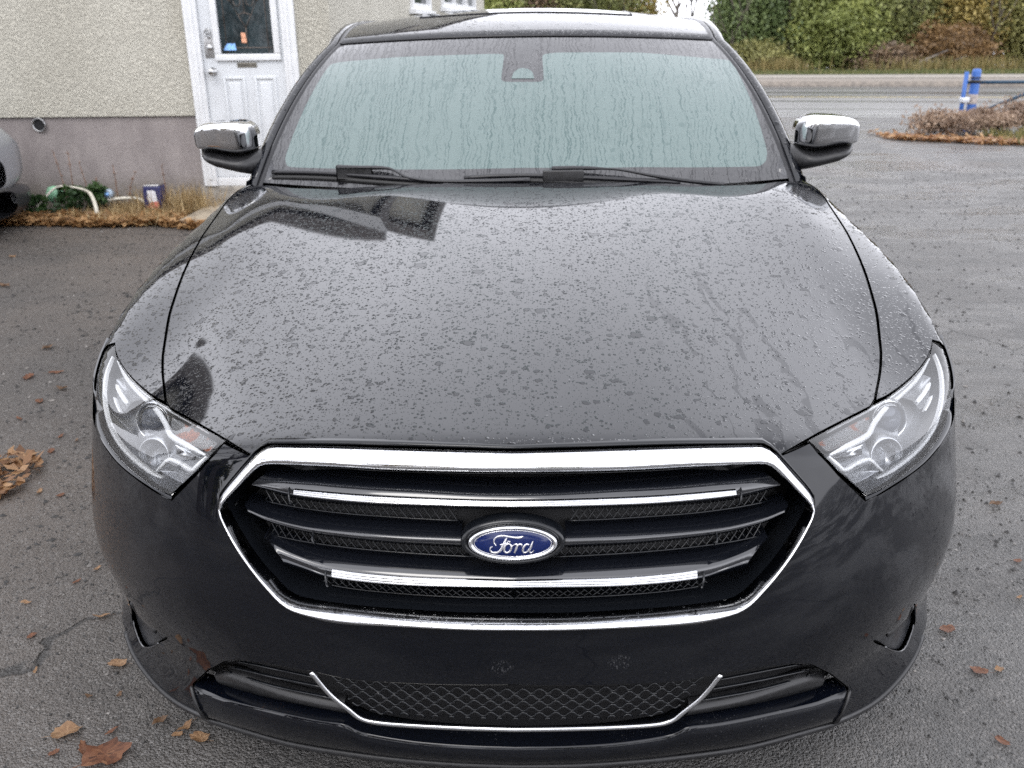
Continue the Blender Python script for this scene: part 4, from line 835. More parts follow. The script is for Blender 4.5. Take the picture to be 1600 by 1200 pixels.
def text_mesh(name, body, size, loc, mat, parent, depth=.0008, rot=(R(90), 0, 0)):
    c = bpy.data.curves.new(name, 'FONT'); c.body = body; c.size = size; c.align_x = 'CENTER'; c.align_y = 'CENTER'; c.extrude = depth
    o = bpy.data.objects.new(name, c); COL.objects.link(o); bpy.context.view_layer.update()
    me = bpy.data.meshes.new_from_object(o.evaluated_get(bpy.context.evaluated_depsgraph_get())); bpy.data.objects.remove(o); me.name = name
    Mx = Matrix.Translation(loc) @ Matrix.Rotation(rot[2], 4, 'Z') @ Matrix.Rotation(rot[0], 4, 'X'); me.transform(Mx); me.materials.clear(); me.materials.append(mat)
    q = bpy.data.objects.new(name, me); return link(q, parent)
M['sign_bronze'] = plain('sign_bronze', (.20, .185, .155), .4, .4); M['ink'] = plain('ink', (.012, .012, .014), .5)
sg = MB().box((-2.53, yd-.005, 1.195), (-2.36, yd-.001, 1.237), bev=.0015).build('door_sign', M['sign_bronze'], door)
text_mesh('sign_text', 'Employees Only', .024, (-2.445, yd-.006, 1.216), M['ink'], door)
vt = MB(); vt.lathe([(.060, .0), (.060, -.030), (.055, -.034), (.050, -.028), (.050, .0)], (-4.355, 7.075, .735), 'y', 24)
vo = vt.build('wall_vent', M['steel'], house); MB().lathe([(.001, .0), (.050, .0)], (-4.355, 7.062, .735), 'y', 20).build('vent_mouth', M['dark_cavity'], vo)
# foundation stone below the door and the slab step
MB().box((-2.98, 7.03, -.04), (-2.02, 7.098, .188), bev=.012).build('door_footing', M['concrete'], house)
sl = MB(); sl.box((-2.86, 6.12, -.03), (-1.72, 7.02, .055), bev=.012); so = sl.build('step_slab', plain('worn_slab', (.27, .225, .165), .75, noise=.3, scale=9, bump=.006)); tag(so, 'worn tan concrete step slab below the white side door', 'step')

# ---- strip of weeds and leaves along the plinth
TAN = [(.16, .085, .035), (.34, .19, .08), (.52, .33, .16)]; DRY = [(.20, .13, .06), (.38, .27, .13), (.55, .43, .24)]
def bed(n, x0, x1, y0, y1): return lambda m: np.stack([RNG.uniform(x0, x1, m), RNG.uniform(y0, y1, m), np.full(m, .0)], 1)
def flat_leaves(name, P, size, cols, lift_=.02, **kw):
    n = len(P); a = RNG.uniform(0, 6.28, n); tl = RNG.normal(0, .35, (n, 2)); D = np.stack([np.cos(a), np.sin(a), tl[:, 0]], 1)*size*(.5+RNG.random((n, 1))); U = np.stack([-np.sin(a), np.cos(a), tl[:, 1]], 1)*size*.55*(.5+RNG.random((n, 1)))
    P = P+np.stack([np.zeros(n), np.zeros(n), RNG.random(n)*lift_+.012], 1); return quads(name, P, D, U, RNG.random(n), leaf_mat(name+'_tone', cols), **kw)
def bed_front(n):
    x = RNG.uniform(-5.6, -2.62, n); y0 = 6.12-.05*np.sin(x*5)-.22*np.clip((x+3.1)/.4, 0, 1); y = y0+np.abs(RNG.normal(0, .22, n)); ok = ~((x > -2.9) & (y > 6.08)); return np.stack([x, y, np.zeros(n)], 1)[ok]
flat_leaves('leaf_litter', bed_front(4200), .035, TAN, .05, kind='stuff')
grass('dry_grass', 2600, lambda n: np.stack([RNG.uniform(-4.0, -2.95, n), RNG.uniform(6.2, 7.0, n), np.zeros(n)], 1), .10, DRY, .004, .75)
grass('straw_clump', 900, lambda n: np.stack([RNG.normal(-3.12, .20, n), RNG.normal(6.78, .12, n), np.zeros(n)], 1), .24, DRY, .0028, .5)
grass('slab_grass', 500, lambda n: np.stack([RNG.uniform(-2.95, -1.75, n), RNG.normal(6.10, .03, n), np.zeros(n)], 1), .08, TAN, .004, .6)
grass('straw_fringe', 900, lambda n: np.stack([RNG.uniform(-3.6, -2.92, n), RNG.uniform(6.1, 6.9, n), np.zeros(n)], 1), .12, DRY, .004, .7)
WEED = [(.012, .030, .010), (.030, .070, .020), (.070, .130, .035)]
for i, (x, y, w, h, lab) in enumerate(((-4.02, 6.72, .50, .26, 'green weed clump under the arched white pipe'), (-4.30, 6.62, .34, .22, 'green weed clump beside the silver car'), (-3.86, 6.78, .34, .30, 'small green weed right of the arched pipe top'))):
    bush('weed_clump', x, y, w, w*.8, h, WEED, lab, 'weed', n=900, size=.020, z0=.0, stems=3, group='weeds by the plinth', clumps=26)
def stalk(x, y, h, lean, label):
    t = thing('dry_stalk', (x, y, 0), label, 'weed', 'dry stalks by the plinth'); m = MB(); p = [np.array((x+lean*q*q*h, y, h*q)) for q in np.linspace(0, 1, 6)]
    m.tube(p, np.linspace(.006, .0025, 6), 5); m.build('stem', leafless, t); s = MB()
    for q in p[2:]:
        for _ in range(3): d = rand_dirs(1)[0]; s.tube([q, q+d*.018+np.array((0, 0, .014))], [.004, .002], 4)
    s.build('seed_heads', leafless, t)
leafless = plain('dry_stem', (.20, .115, .075), .8, noise=.3, scale=40)
for x, y, h, l, lab in ((-4.17, 6.95, .50, -.10, 'tallest reddish dry stalk, left of a matching pair'), (-4.10, 6.95, .49, .02, 'tall reddish dry stalk, right of a matching pair'), (-3.98, 6.98, .40, -.10, 'dry stalk right of the tall pair'), (-3.72, 6.98, .38, .0, 'single dry stalk in front of the bare plinth'), (-3.62, 6.96, .32, .3, 'leaning dry stalk right of the single one'), (-3.24, 6.90, .38, -.03, 'thin dry stalk behind the blue tin'), (-3.9, 6.95, .26, .1, 'short dry stalk above the arched pipe')): stalk(x, y, h, l, lab)
M['old_plastic'] = plain('old_white_plastic', (.55, .52, .44), .5, noise=.2, scale=20)
ap = smooth_curve([(-4.33, 6.55, .0), (-4.24, 6.62, .12), (-4.13, 6.72, .235), (-3.98, 6.72, .235), (-3.83, 6.66, .205), (-3.74, 6.55, .15), (-3.68, 6.45, .07), (-3.645, 6.40, .0)], 40)
tag(MB().tube(ap, np.interp(np.linspace(0, 1, 40), [0, .5, .7, 1], [.010, .009, .016, .018]), 8).build('bent_pipe', M['old_plastic']), 'bent white plastic pipe arching over the weeds', 'pipe')
hz_ = smooth_curve([(-3.74, 6.80, .11), (-3.60, 6.83, .12), (-3.45, 6.82, .11), (-3.36, 6.76, .06)], 20); tag(MB().tube(hz_, .014, 8).build('hose_end', M['old_plastic']), 'pale length of hose lying left of the blue tin', 'hose')
tin = thing('square_tin', (-3.28, 6.72, .06), 'dark blue square tin with a white and red label in the dry grass', 'tin')
M['navy_tin'] = plain('navy_tin', (.018, .020, .085), .35); M['label_white'] = plain('label_white', (.62, .62, .64), .5, noise=.15, scale=60); M['label_red'] = plain('label_red', (.50, .16, .12), .5, noise=.2, scale=60)
MB().box((-3.355, 6.66, .05), (-3.205, 6.80, .245), rot=.06, bev=.010).build('body', M['navy_tin'], tin)
MB().box((-3.347, 6.668, .245), (-3.213, 6.792, .256), rot=.06, bev=.004).build('rim', M['steel'], tin)
MB().prism([(-3.325, 6.6605, .115), (-3.232, 6.655, .115), (-3.24, 6.6555, .20), (-3.255, 6.656, .212), (-3.325, 6.6605, .212)], (0, -.002, 0)).build('label', M['label_white'], tin)
MB().prism([(-3.33, 6.6605, .06), (-3.222, 6.654, .06), (-3.222, 6.654, .118), (-3.29, 6.657, .113)], (0, -.0035, 0)).build('label_band', M['label_red'], tin)
cb = thing('crushed_bottle', (-3.72, 6.86, .1), 'crumpled clear blue drink bottle by the plinth', 'bottle'); m = MB(); m.lathe([(.001, .05), (.016, .045), (.020, .02), (.036, .0), (.042, -.03), (.038, -.06), (.001, -.066)], (-3.72, 6.84, .165), 'y', 14); m.build('bottle_body', plain('bottle_plastic', (.34, .42, .50), .12, noise=.3, scale=70, bump=.01), cb); MB().lathe([(.001, -.072), (.018, -.072), (.018, -.064)], (-3.72, 6.84, .165), 'y', 14).build('bottle_cap', M['blue_print'], cb)
tag(MB().lathe([(.001, .10), (.05, .09), (.075, .04), (.07, -.02), (.03, -.05)], (-4.22, 6.85, .13), 'z', 14).build('green_cup', plain('green_plastic', (.22, .45, .28), .4, noise=.2, scale=40)), 'pale green plastic scrap in the weeds beside the silver car', 'litter')

# ---- silver car at the left edge
sv = thing('silver_car', (-6.3, 5.75, 0), 'silver hatchback partly in view at the left edge, by the house wall', 'car')
M['silver'] = plain('silver_paint', (.30, .31, .33), .25, .4)
def sec(x, hw, z0, z1, n=17, p=3.2, cy=5.72):
    return [(x, cy+hw*np.sign(math.cos(t))*abs(math.cos(t))**(2/p), (z0+z1)/2+(z1-z0)/2*np.sign(math.sin(t))*abs(math.sin(t))**(2/p)) for t in np.linspace(0, 2*math.pi, 40, endpoint=False)]
MB().loft([sec(-4.15, .30, .34, .58), sec(-4.155, .48, .32, .68), sec(-4.20, .66, .31, .76), sec(-4.34, .80, .30, .84), sec(-4.7, .87, .30, .92), sec(-5.3, .88, .28, 1.0), sec(-7.6, .88, .28, 1.02), sec(-8.1, .82, .32, 1.0), sec(-8.2, .70, .4, .9)], closed=True).build('body', M['silver'], sv)
MB().loft([sec(-4.135, .36, .13, .33), sec(-4.145, .56, .12, .345), sec(-4.22, .74, .12, .35), sec(-4.5, .84, .12, .36), sec(-4.9, .86, .14, .36)], closed=True).build('lower_bumper', M['pocket_black'], sv)
MB().loft([sec(-5.35, .70, .95, 1.02), sec(-5.9, .68, .95, 1.40), sec(-6.6, .66, .95, 1.50), sec(-7.5, .64, .95, 1.46), sec(-8.0, .62, .95, 1.1)], closed=True).build('cabin', M['side_glass'], sv)
MB().lathe([(.001, -.02), (.05, -.02), (.065, 0)], (-4.165, 6.12, .26), 'x', 18).build('fog_lamp', M['housing_grey'], sv)
MB().loft([[(-4.20, 6.10, .55), (-4.26, 6.30, .57), (-4.40, 6.45, .60)], [(-4.215, 6.10, .66), (-4.28, 6.28, .69), (-4.42, 6.42, .72)]]).build('headlight', M['lamp_glass'], sv)
for wx in (-5.0, -7.5):
    for wy in (5.00, 6.44): w_ = MB(); w_.lathe([(.001, -.06), (.2, -.07), (.22, -.1), (.30, -.1), (.32, -.06), (.32, .06), (.30, .1), (.22, .1), (.2, .07), (.001, .06)], (wx, wy, .32), 'y', 24); w_.build('wheel', M['rubber'], sv)

# ---- gate with blue post in dry scrub
def worn(name, col, wcol, lo=.56):
    b = NB(name); o = b.obj(); n = b.noise(o, 9., 5., .65).outputs['Fac']; b.pbr(Base__Color=b.mix(b.ramp(n, lo, lo+.06), c4(*col), c4(*wcol)), Roughness=.5); return b.m
M['blue_post'] = worn('blue_paint', (.028, .105, .36), (.20, .16, .15), .60); M['gate_blue'] = worn('gate_paint', (.012, .045, .085), (.09, .07, .06), .58)
po = thing('blue_post', (6.55, 13.2, 0), 'thick bright blue steel post with a strap, standing in dry scrub', 'post')
MB().lathe([(.001, .90), (.045, .895), (.060, .875), (.066, .845), (.066, -.05)], (6.55, 13.2, 0), 'z', 24).build('post', M['blue_post'], po)
m = MB(); m.lathe([(.068, .70), (.077, .70), (.077, .745), (.068, .745)], (6.55, 13.2, 0), 'z', 24); m.lathe([(.068, .765), (.075, .765), (.075, .785), (.068, .785)], (6.55, 13.2, 0), 'z', 24); m.build('strap', M['black_plastic'], po)
MB().lathe([(.0665, .40), (.068, .41), (.068, .53), (.0665, .54)], (6.55, 13.2, 0), 'z', 24).build('faded_band', plain('faded_band', (.34, .30, .28), .7, noise=.3, scale=20), po)
gt = thing('metal_gate', (7.6, 13.2, 0), 'dark blue tubular gate with a diagonal brace hung from the blue post', 'gate')
m = MB(); m.tube([(6.44, 13.25, .705), (8.0, 13.22, .70), (11.5, 13.1, .69)], .027, 10); m.build('top_rail', M['gate_blue'], gt)
m = MB(); m.tube([(6.66, 13.25, .15), (8.0, 13.22, .14), (11.5, 13.1, .13)], .022, 10); m.build('bottom_rail', M['gate_blue'], gt)
m = MB(); m.tube([(6.70, 13.25, .27), (7.5, 13.22, .61), (7.7, 13.22, .70)], .024, 10); m.build('brace', M['gate_blue'], gt)
m = MB(); m.tube([(6.385, 13.15, -.02), (6.385, 13.15, .86)], .030, 10); m.build('latch_post', M['blue_post'], gt); m = MB(); m.box((6.35, 13.1, .42), (6.47, 13.2, .50), bev=.01); m.build('latch', plain('latch_zinc', (.55, .57, .6), .4, .8), gt)
SCR = [(.10, .072, .052), (.27, .19, .14), (.48, .36, .26)]
for x, y, w, h, lab, n in ((5.85, 12.55, 1.0, .36, 'dry brown scrub in front of the latch post, leftmost of the gate scrub', 2600), (6.60, 12.80, 1.0, .36, 'dry brown scrub around the foot of the blue post', 3000), (7.35, 12.95, 1.2, .52, 'dry brown scrub under the gate brace', 2600), (8.3, 12.8, 1.3, .58, 'dry brown scrub under the gate at the right edge', 2400)):
    bush('dry_scrub', x, y, w, .7, h, SCR, lab, 'shrub', n=n, size=.026, z0=.02, stems=12, group='dry scrub along the gate', clumps=80, tight=.46)
def scrub_bed(n): x = RNG.uniform(5.0, 8.6, n); return np.stack([x, 12.0-.70*(x-5.2)+np.abs(RNG.normal(0, .38, n))+.35*np.maximum(0, x-6), np.zeros(n)], 1)
flat_leaves('gate_leaf_litter', scrub_bed(2600), .040, [(.20, .095, .045), (.38, .20, .09), (.50, .33, .17)], .05, kind='stuff')
grass('gate_grass', 1500, lambda n: np.stack([RNG.uniform(6.4, 8.6, n), RNG.uniform(11.2, 12.6, n), np.zeros(n)], 1), .16, [(.06, .075, .02), (.16, .15, .05), (.34, .27, .12)], .008, .5)
# trees that stand behind the viewer and show in the paint and chrome
for x, y, h, lab in ((-9., 1.2, 9., 'bare tree left of the viewer, level with the car nose'), (-11.5, -.6, 9., 'second bare tree left of the viewer'), (-9.5, -2.2, 8., 'third bare tree left of the viewer'), (-7.5, -6.5, 9., 'bare tree behind the viewer, nearest on the left'), (-10., -3.0, 10., 'bare tree behind the viewer, far left'), (-5.2, -11., 10., 'bare tree behind the viewer, nearer the middle'), (-12., -9., 11., 'bare tree behind the viewer, deepest on the left'), (-8.8, -12., 10., 'bare tree behind the viewer among the left hand group')):
    bare(x, y, h, lab, 'trees behind the viewer', twigs=60, r=.02*h)
for x, y, w, h, pal, lab in ((-9., -9., 6., 4.6, G_BR, 'brown thicket behind the viewer on the left'), (-5.0, -12., 7., 7.0, G_YE, 'yellowing trees behind the viewer'), (-13., -4., 5., 5., G_OL, 'olive thicket behind the viewer, far left'), (2., -17., 9., 7., G_OL, 'olive hedge behind the viewer'), (10., -18., 8., 3.6, G_BR, 'brown hedge behind the viewer on the right')):
    bush('thicket', x, y, w, w*.6, h, pal, lab, 'bush', n=3600, size=.16, group='thickets behind the viewer')

# ================================================================== THE SEDAN
CV = {k: np.array(v) for k, v in CURVES.items() if isinstance(v, list)}
car = thing('parked_sedan', (0, 2.5, 0), 'black sedan beaded with rain, chrome framed grille and chrome mirror caps, parked facing the viewer', 'car')
SH = np.array((.0038, 0, 0))
gap = smooth_curve(CV['gap'], 40)
rear_gap = [(.8855, 1.50, .96), (.8815, 1.60, .975), (.874, 1.66, .98)]
gap_full = np.vstack([gap, rear_gap])
HCH = Chart((.30, .95, .30), (.6, -.6, .5))
_lb = CV['lens_bot'].copy()
for _i, _w in enumerate((1., .95, .85, .6, .3)): _lb[_i] += np.array((.020, .062, -.006))*_w
_lb[:5] = HCH.out(HCH.uv(_lb[:5])); CV['lens_bot'] = _lb; CV['ledge'][0] += np.array((.006, .02, -.002))
CV['hl_proj'] = CV['hl_proj']+np.array((.010, .020, -.010)); CV['hl_low'] = CV['hl_low']+np.array((.009, .010, -.006))
lens_top = smooth_curve(CV['lens_top'][1:], 40)
hf = CV['hood_front']
i_gap = int(np.argmin(np.linalg.norm(lens_top-gap[0], axis=1)))
# bonnet: front lip, along the lamp, up the shut line, rear edge
rear = [(.868, 1.665, .98), (.83, 1.605, .98), (.72, 1.575, .98), (.5, 1.585, .98), (.25, 1.597, .98), (0, 1.60, .98)]
half = [tuple(p) for p in hf]+[tuple(p+np.array((-.0, .004, .004))) for p in lens_top[2:i_gap-1]]+[tuple(p-SH) for p in gap_full]+rear
outline = half+[(-x, y, z) for x, y, z in half[::-1] if x > 1e-6]
panel('bonnet', outline, Chart((0, .95, -.2), (0, 0, 1)), M['paint'], car, step=.028, depth=.03, lip=.0025)
# dark tray under the bonnet seams
tray = [(0, .10, .75), (.40, .16, .72), (.55, .25, .70), (.68, .36, .70), (.86, .62, .73), (.90, 1.0, .8), (.885, 1.5, .9), (.86, 1.75, .95), (0, 1.75, .95)]
tray = tray+[(-x, y, z) for x, y, z in tray[::-1] if x > 0]
P_, F_, N_, _b = trimmed(tray, Chart((0, .95, -.2), (0, 0, 1)), .08, .05)
add('engine_bay', P_, F_, M['dark_cavity'], car)
# front wings
arch = [(.955, 1.02+.375*math.cos(a), .335+.375*math.sin(a)) for a in np.linspace(R(148), R(-14), 26)]
lens_side = lens_top[i_gap+2:]
wing = [tuple(p+SH) for p in gap_full[::-1]]+[tuple(p+np.array((0, .005, .006))) for p in lens_side]+[(.932, .695, .77), (.945, .70, .66)]+arch+[(.94, 1.40, .19), (.94, 1.745, .19), (.95, 1.745, .6), (.90, 1.745, .93)]
wch = Chart((.40, 1.15, .30), (.8, 0, .6))
wv, wf, wn = panel('front_wing', wing, wch, M['paint'], car, step=.03, depth=.03, build=False)
add('front_wing', wv, wf, M['paint'], car, wn); add('front_wing', *mirrored(wv, wf, wn)[:2], M['paint'], car, mirrored(wv, wf, wn)[2])
# bumper skin
_f = CV['fog']; CV['fog'] = smooth_curve(np.vstack([_f[-1:], _f, _f[:2]]), 74)[6:-8]
CV['fog'] = CV['fog'][np.r_[True, np.linalg.norm(np.diff(CV['fog'], axis=0), axis=1) > .004]]
gout = smooth_curve(CV['grille_out'], 90); gin = smooth_curve(CV['grille_in'], 90)
ledge = smooth_curve(CV['ledge'], 30)
low = CV['bump_low']; itop = CV['intake_top']
side_edge = [tuple(np.array(p)+(.004, 0, .0)) for p in CV['lens_bot'][:4][::-1]]+[(.948, .694, .70), (.948, .67, .60), (.952, .672, .50), (.948, .648, .42), (.94, .643, .335), (.935, .65, .27), (.93, .645, .215), (.915, .56, .185)]
bump = [tuple(p) for p in gout[::-1]][:] ; bump = [p for p in bump if not (p[0] < .43 and p[2] > .70)]
corner = [(.4285, .142, .7655)]
bump_out = bump+corner+[tuple(p) for p in CV['bump_in'][::-1]]+[tuple(p) for p in ledge[::-1]]+side_edge+[tuple(p) for p in low[::-1][:5]]+[tuple(p) for p in low[:3][::-1]]+[tuple(p) for p in itop[::-1]]
bch = Chart((.15, .95, .40), (.5, -.8, .1))
P, F, N, bl = trimmed(bump_out, bch, .024, 0., [[tuple(p) for p in CV['fog'][::-1]]])
v = [P]; f = list(F); nn = [N]; k = len(P)
for q, lp in enumerate(bl):
    uv = bch.uv(lp); area = np.sum(uv[:, 0]*np.roll(uv[:, 1], -1)-np.roll(uv[:, 0], -1)*uv[:, 1])
    a = lp[::-1] if (area < 0) == (q == 0) else lp
    n = gradn(a); fv, ff, fn = flange(a, n, .013 if q == 0 else .016, .003)
    m = len(a)
    # no rolled edge along the middle seam
    ff = [t for t in ff if not (abs(a[t[0] % m][0]) < 2e-3 and abs(a[t[1] % m][0]) < 2e-3)]
    if q == 0:
        mk = (a[:, 1] > .47) & (a[:, 2] > .58); fv[3*m:][mk] = fv[2*m:3*m][mk]-n[mk]*.002
    v.append(fv); nn.append(fn); f += [tuple(i+k for i in t) for t in ff]; k += len(fv)
v = np.vstack(v); nn = np.vstack(nn)
mid = np.abs(v[:, 0]) < 2e-3; v[mid, 0] = 0; nn[mid, 0] = 0; nn /= np.linalg.norm(nn, axis=1, keepdims=True)
n = len(v); vv = np.vstack([v, v*[-1, 1, 1]]); nn2 = np.vstack([nn, nn*[-1, 1, 1]]); ff2 = f+[tuple(i+n for i in t[::-1]) for t in f]
# ledge below the lamps
lb = resample(np.vstack([resample(CV['lens_bot'][:5], 12)[:-1], resample(smooth_curve(CV['lens_bot'][4:], 30), 30)]), 44)[:]; lb = np.vstack([resample(CV['lens_bot'][:5], 13)[:-1], resample(CV['lens_bot'][4:], 32)]); lg = np.vstack([resample(CV['lens_bot'][:4]+np.array((.004, 0, 0)), 13)[:-1], resample(ledge, 32)])
ln = gradn(lg); bn = gradn(lb)
for sgn in (1, -1):
    rows = [lg, lg+ (lb-lg)*.35-ln*.0015, lg+(lb-lg)*.75-ln*.005, lb-bn*.016]
    nr = [ln, ln*.6+np.array((0, -.1, .8)), np.tile((0, -.15, 1.), (44, 1)), np.tile((0, -.2, 1.), (44, 1))]
    nr = [x/np.linalg.norm(x, axis=1, keepdims=True) for x in nr]
    k = len(vv); R_ = np.vstack(rows)*[sgn, 1, 1]; NR = np.vstack(nr)*[sgn, 1, 1]
    sd_ = np.vstack([gradn(lg[:13]), ln[13:]])
    for q_ in range(1, 4): nr[q_][:13] = ln[:13]
    k = len(vv); NR = np.vstack(nr)*[sgn, 1, 1]
    fs = [(r*44+i, r*44+i+1, (r+1)*44+i+1, (r+1)*44+i) for r in range(3) for i in range(43)]
    if sgn > 0: fs = [t[::-1] for t in fs]
    # make faces agree with the normals
    fs2 = []
    for t in fs:
        a, b, c = R_[t[0]], R_[t[1]], R_[t[2]]
        fs2.append(t if np.cross(b-a, c-a) @ NR[t[0]] > 0 else t[::-1])
    vv = np.vstack([vv, R_]); nn2 = np.vstack([nn2, NR]); ff2 = ff2+[tuple(i+k for i in t) for t in fs2]
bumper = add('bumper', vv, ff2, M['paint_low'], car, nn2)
# ---- fog lamp pockets
for sgn in (1, -1):
    fo = CV['fog']
    P, F, N, bl = trimmed([tuple(p) for p in fo[::-1]], bch, .02, .009)
    P = P*[sgn, 1, 1]; F = F if sgn > 0 else [t[::-1] for t in F]
    pk = add('fog_pocket', P, F, M['pocket_black'], car, N*[sgn, 1, 1])
    n9 = len(fo); rim = fo[int(n9*.55):]; MB().tube(smooth_curve(rim-gradn(rim)*.002, 24)*[sgn, 1, 1], .0028, 6).build('pocket_rim', M['bar_black'], pk)
    c = fo.mean(0); fin = smooth_curve([_f[0]+(.0, .012, 0), _f[1]+(-.004, .014, -.004), _f[2]+(-.004, .012, -.003)], 12)
    MB().tube([(p[0]*sgn, p[1]-.004, p[2]-.010) for p in fin], .0075, 8, flat=.5).build('fog_fin', M['black_plastic'], pk)
# ---- lower lip
lt = smooth_curve(CV['lip_top'], 60); lbm = smooth_curve(CV['lip_bot'], 60)
def lip_rows():
    a, b = lt[::-1], lbm[::-1]         # centre -> outside
    a = resample(a, 50); b = resample(b, 50); a[0, 0] = b[0, 0] = 0
    n = gradn(a+np.array((0, .008, 0)))
    back = a+np.array((0, .045, .004))
    m1 = a*.74+b*.26+np.array((0, -.009, .004)); m2 = a*.42+b*.58+np.array((0, -.013, .002)); m3 = a*.15+b*.85+np.array((0, -.009, 0))
    b2 = b+np.array((0, .006, -.006)); b3 = b+np.array((0, .14, -.012))
    return [back, a+np.array((0, .003, .0016)), a, m1, m2, m3, b, b2, b3]
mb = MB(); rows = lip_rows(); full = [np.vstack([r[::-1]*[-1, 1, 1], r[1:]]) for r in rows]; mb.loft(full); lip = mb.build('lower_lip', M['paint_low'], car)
# corner slot caps between lip and bumper
for sgn in (1, -1):
    e = np.array([r[-1] for r in rows]); MB().tube([(sgn*(p[0]+.004), p[1]-.001, p[2]) for p in e[1:8]], .004, 6).build('lip_seam', M['black_plastic'], lip)
# splitter edge below
mb = MB(); ext = [np.array(p) for p in low[3:]]; ext = np.array(smooth_curve([rows[7][-1]]+ext, 20))+np.array((0, .004, -.002)); hlf = np.vstack([rows[7], ext[1:]]); edge = np.vstack([hlf[::-1]*[-1, 1, 1], hlf[1:]]); mb.tube(edge+np.array((0, -.003, -.004)), .006, 8, flat=1.2)
mb.build('chin_spoiler', M['black_plastic'], car)
# ---- lower intake: back panel, shelf, ribs, band, trim, mesh
io = [tuple(p) for p in itop]+[tuple(p) for p in CV['lip_top'][1:]]
io = io+[(-x, y, z) for x, y, z in io[::-1] if x > 1e-4]
def xz_fill(poly, off, name, mat, parent, step=.03):
    q = np.array(poly); lo = q[:, [0, 2]]
    P, F, N, b = trimmed(poly, Chart((0, 1.3, .35), (0, -1, 0)), step, off)
    return add(name, P, F, mat, parent, N)
intake = xz_fill(io, .045, 'lower_intake', M['dark_cavity'], car)
def on_surf(c, off, sgn=1):
    c = np.array(c); return np.stack([c[:, 0]*sgn, ysurf(c[:, 0], c[:, 2], off), c[:, 2]], 1)
shelf = smooth_curve(CV['shelf'], 40); lt40 = smooth_curve(CV['lip_top'], 40)
mb = MB()
a = resample(shelf, 40); b = resample(lt40, 40)
a[-1, 0] = b[-1, 0] = 0
mb.loft([a+np.array((0, .04, .002)), a, a+np.array((0, -.001, -.004)), (a+b)/2+np.array((0, .02, 0)), b+np.array((0, .045, .002))]); mb.mirror(); mb.build('intake_sill', M['gloss_black'], intake)
mb = MB()
for nm in ('rib_a', 'rib_b', 'rib_c'): mb.tube(smooth_curve(CV[nm], 14), .0035, 6, flat=.6)
for sgn in (1, -1):
    for nm in ('rib_a', 'rib_b', 'rib_c'):
        MB().tube(smooth_curve(CV[nm], 14)*[sgn, 1, 1], .0035, 6, flat=.6).build('intake_rib', M['gloss_black'], intake)
    bt, bb = smooth_curve(CV['band_top'], 20), smooth_curve(CV['band_bot'], 20)
    q = MB().loft([x*[sgn, 1, 1] for x in (bt+np.array((0, .03, .003)), bt, bb*.5+bt*.5+np.array((0, -.004, 0)), bb, bb+np.array((0, .03, -.002)))]); q.build('intake_band', M['black_plastic'], intake)
ut = smooth_curve(CV['utrim'], 70)
full = np.vstack([ut, ut[::-1][1:]*[-1, 1, 1]])
MB().tube(full+np.array((0, -.004, 0)), .0048, 8, flat=.8, up=(0, 1, 0)).build('intake_chrome_trim', M['satin_chrome'], intake)
# wave mesh inside the trim
ux = np.r_[full[:, 0]]; 
def u_low(x): return np.interp(abs(x), ut[::-1, 0], ut[::-1, 2])
upx, upz = CV['intake_top'][:, 0], CV['intake_top'][:, 2]
mb = MB(); pitch = .0285; dz = .0150
for r in range(0, 9):
    zr = .402-r*dz; seg = []
    for x in np.arange(-.34, .3401, pitch/8):
        ph = 2*math.pi*x/pitch+(math.pi if r % 2 else 0)
        z = zr+.0056*math.cos(ph)
        ok = z > u_low(x)+.006 and z < np.interp(abs(x), upx, upz)+.004 and abs(x) < .30+.55*(z-.30)-.0
        if ok: seg.append((x, z))
        if (not ok or x > .339) and len(seg) > 3:
            s_ = np.array(seg); mb.tube(np.stack([s_[:, 0], ysurf(s_[:, 0], s_[:, 1], .018), s_[:, 1]], 1), .0019, 5); seg = []
        elif not ok: seg = []
mb.build('intake_mesh', M['gloss_black'], intake, kind='stuff')

# ---- grille
grille = part_group('grille', car)
gl = np.vstack([gin, gin[::-1][1:-1]*[-1, 1, 1]]); go = np.vstack([gout, gout[::-1][1:-1]*[-1, 1, 1]])
cen = np.array((0, 0, .645))
def ring_pt(t, off):
    p = go*(1-t)+gl*t; y = ysurf(p[:, 0], p[:, 2], off)
    if .42 < t < .95:                       # the top bar turns to a near upright face
        q = go*(1-.42)+gl*.42; yr = ysurf(q[:, 0], q[:, 2], -.0165)-.24*(q[:, 2]-p[:, 2]); w = ss(.715, .745, p[:, 2]); y = y*(1-w)+np.maximum(y, yr)*w
    return np.stack([p[:, 0], y, p[:, 2]], 1)
mb = MB(); mb.loft([ring_pt(-.03, .02), ring_pt(-.03, .003), ring_pt(-.0, -.003), ring_pt(.10, -.010), ring_pt(.26, -.0135), ring_pt(.44, -.0170), ring_pt(.60, -.0172), ring_pt(.76, -.0135), ring_pt(.90, -.0055), ring_pt(.97, .004), ring_pt(1., .014), ring_pt(1.02, .04)], closed=True)
ringo = mb.build('grille_surround', M['chrome'], grille)
mb = MB(); mb.loft([ring_pt(-.34, .006), ring_pt(-.30, -.001), ring_pt(-.22, -.003), ring_pt(-.12, .004), ring_pt(-.10, .03)], closed=True); mb.build('grille_bezel', M['gloss_black'], grille)
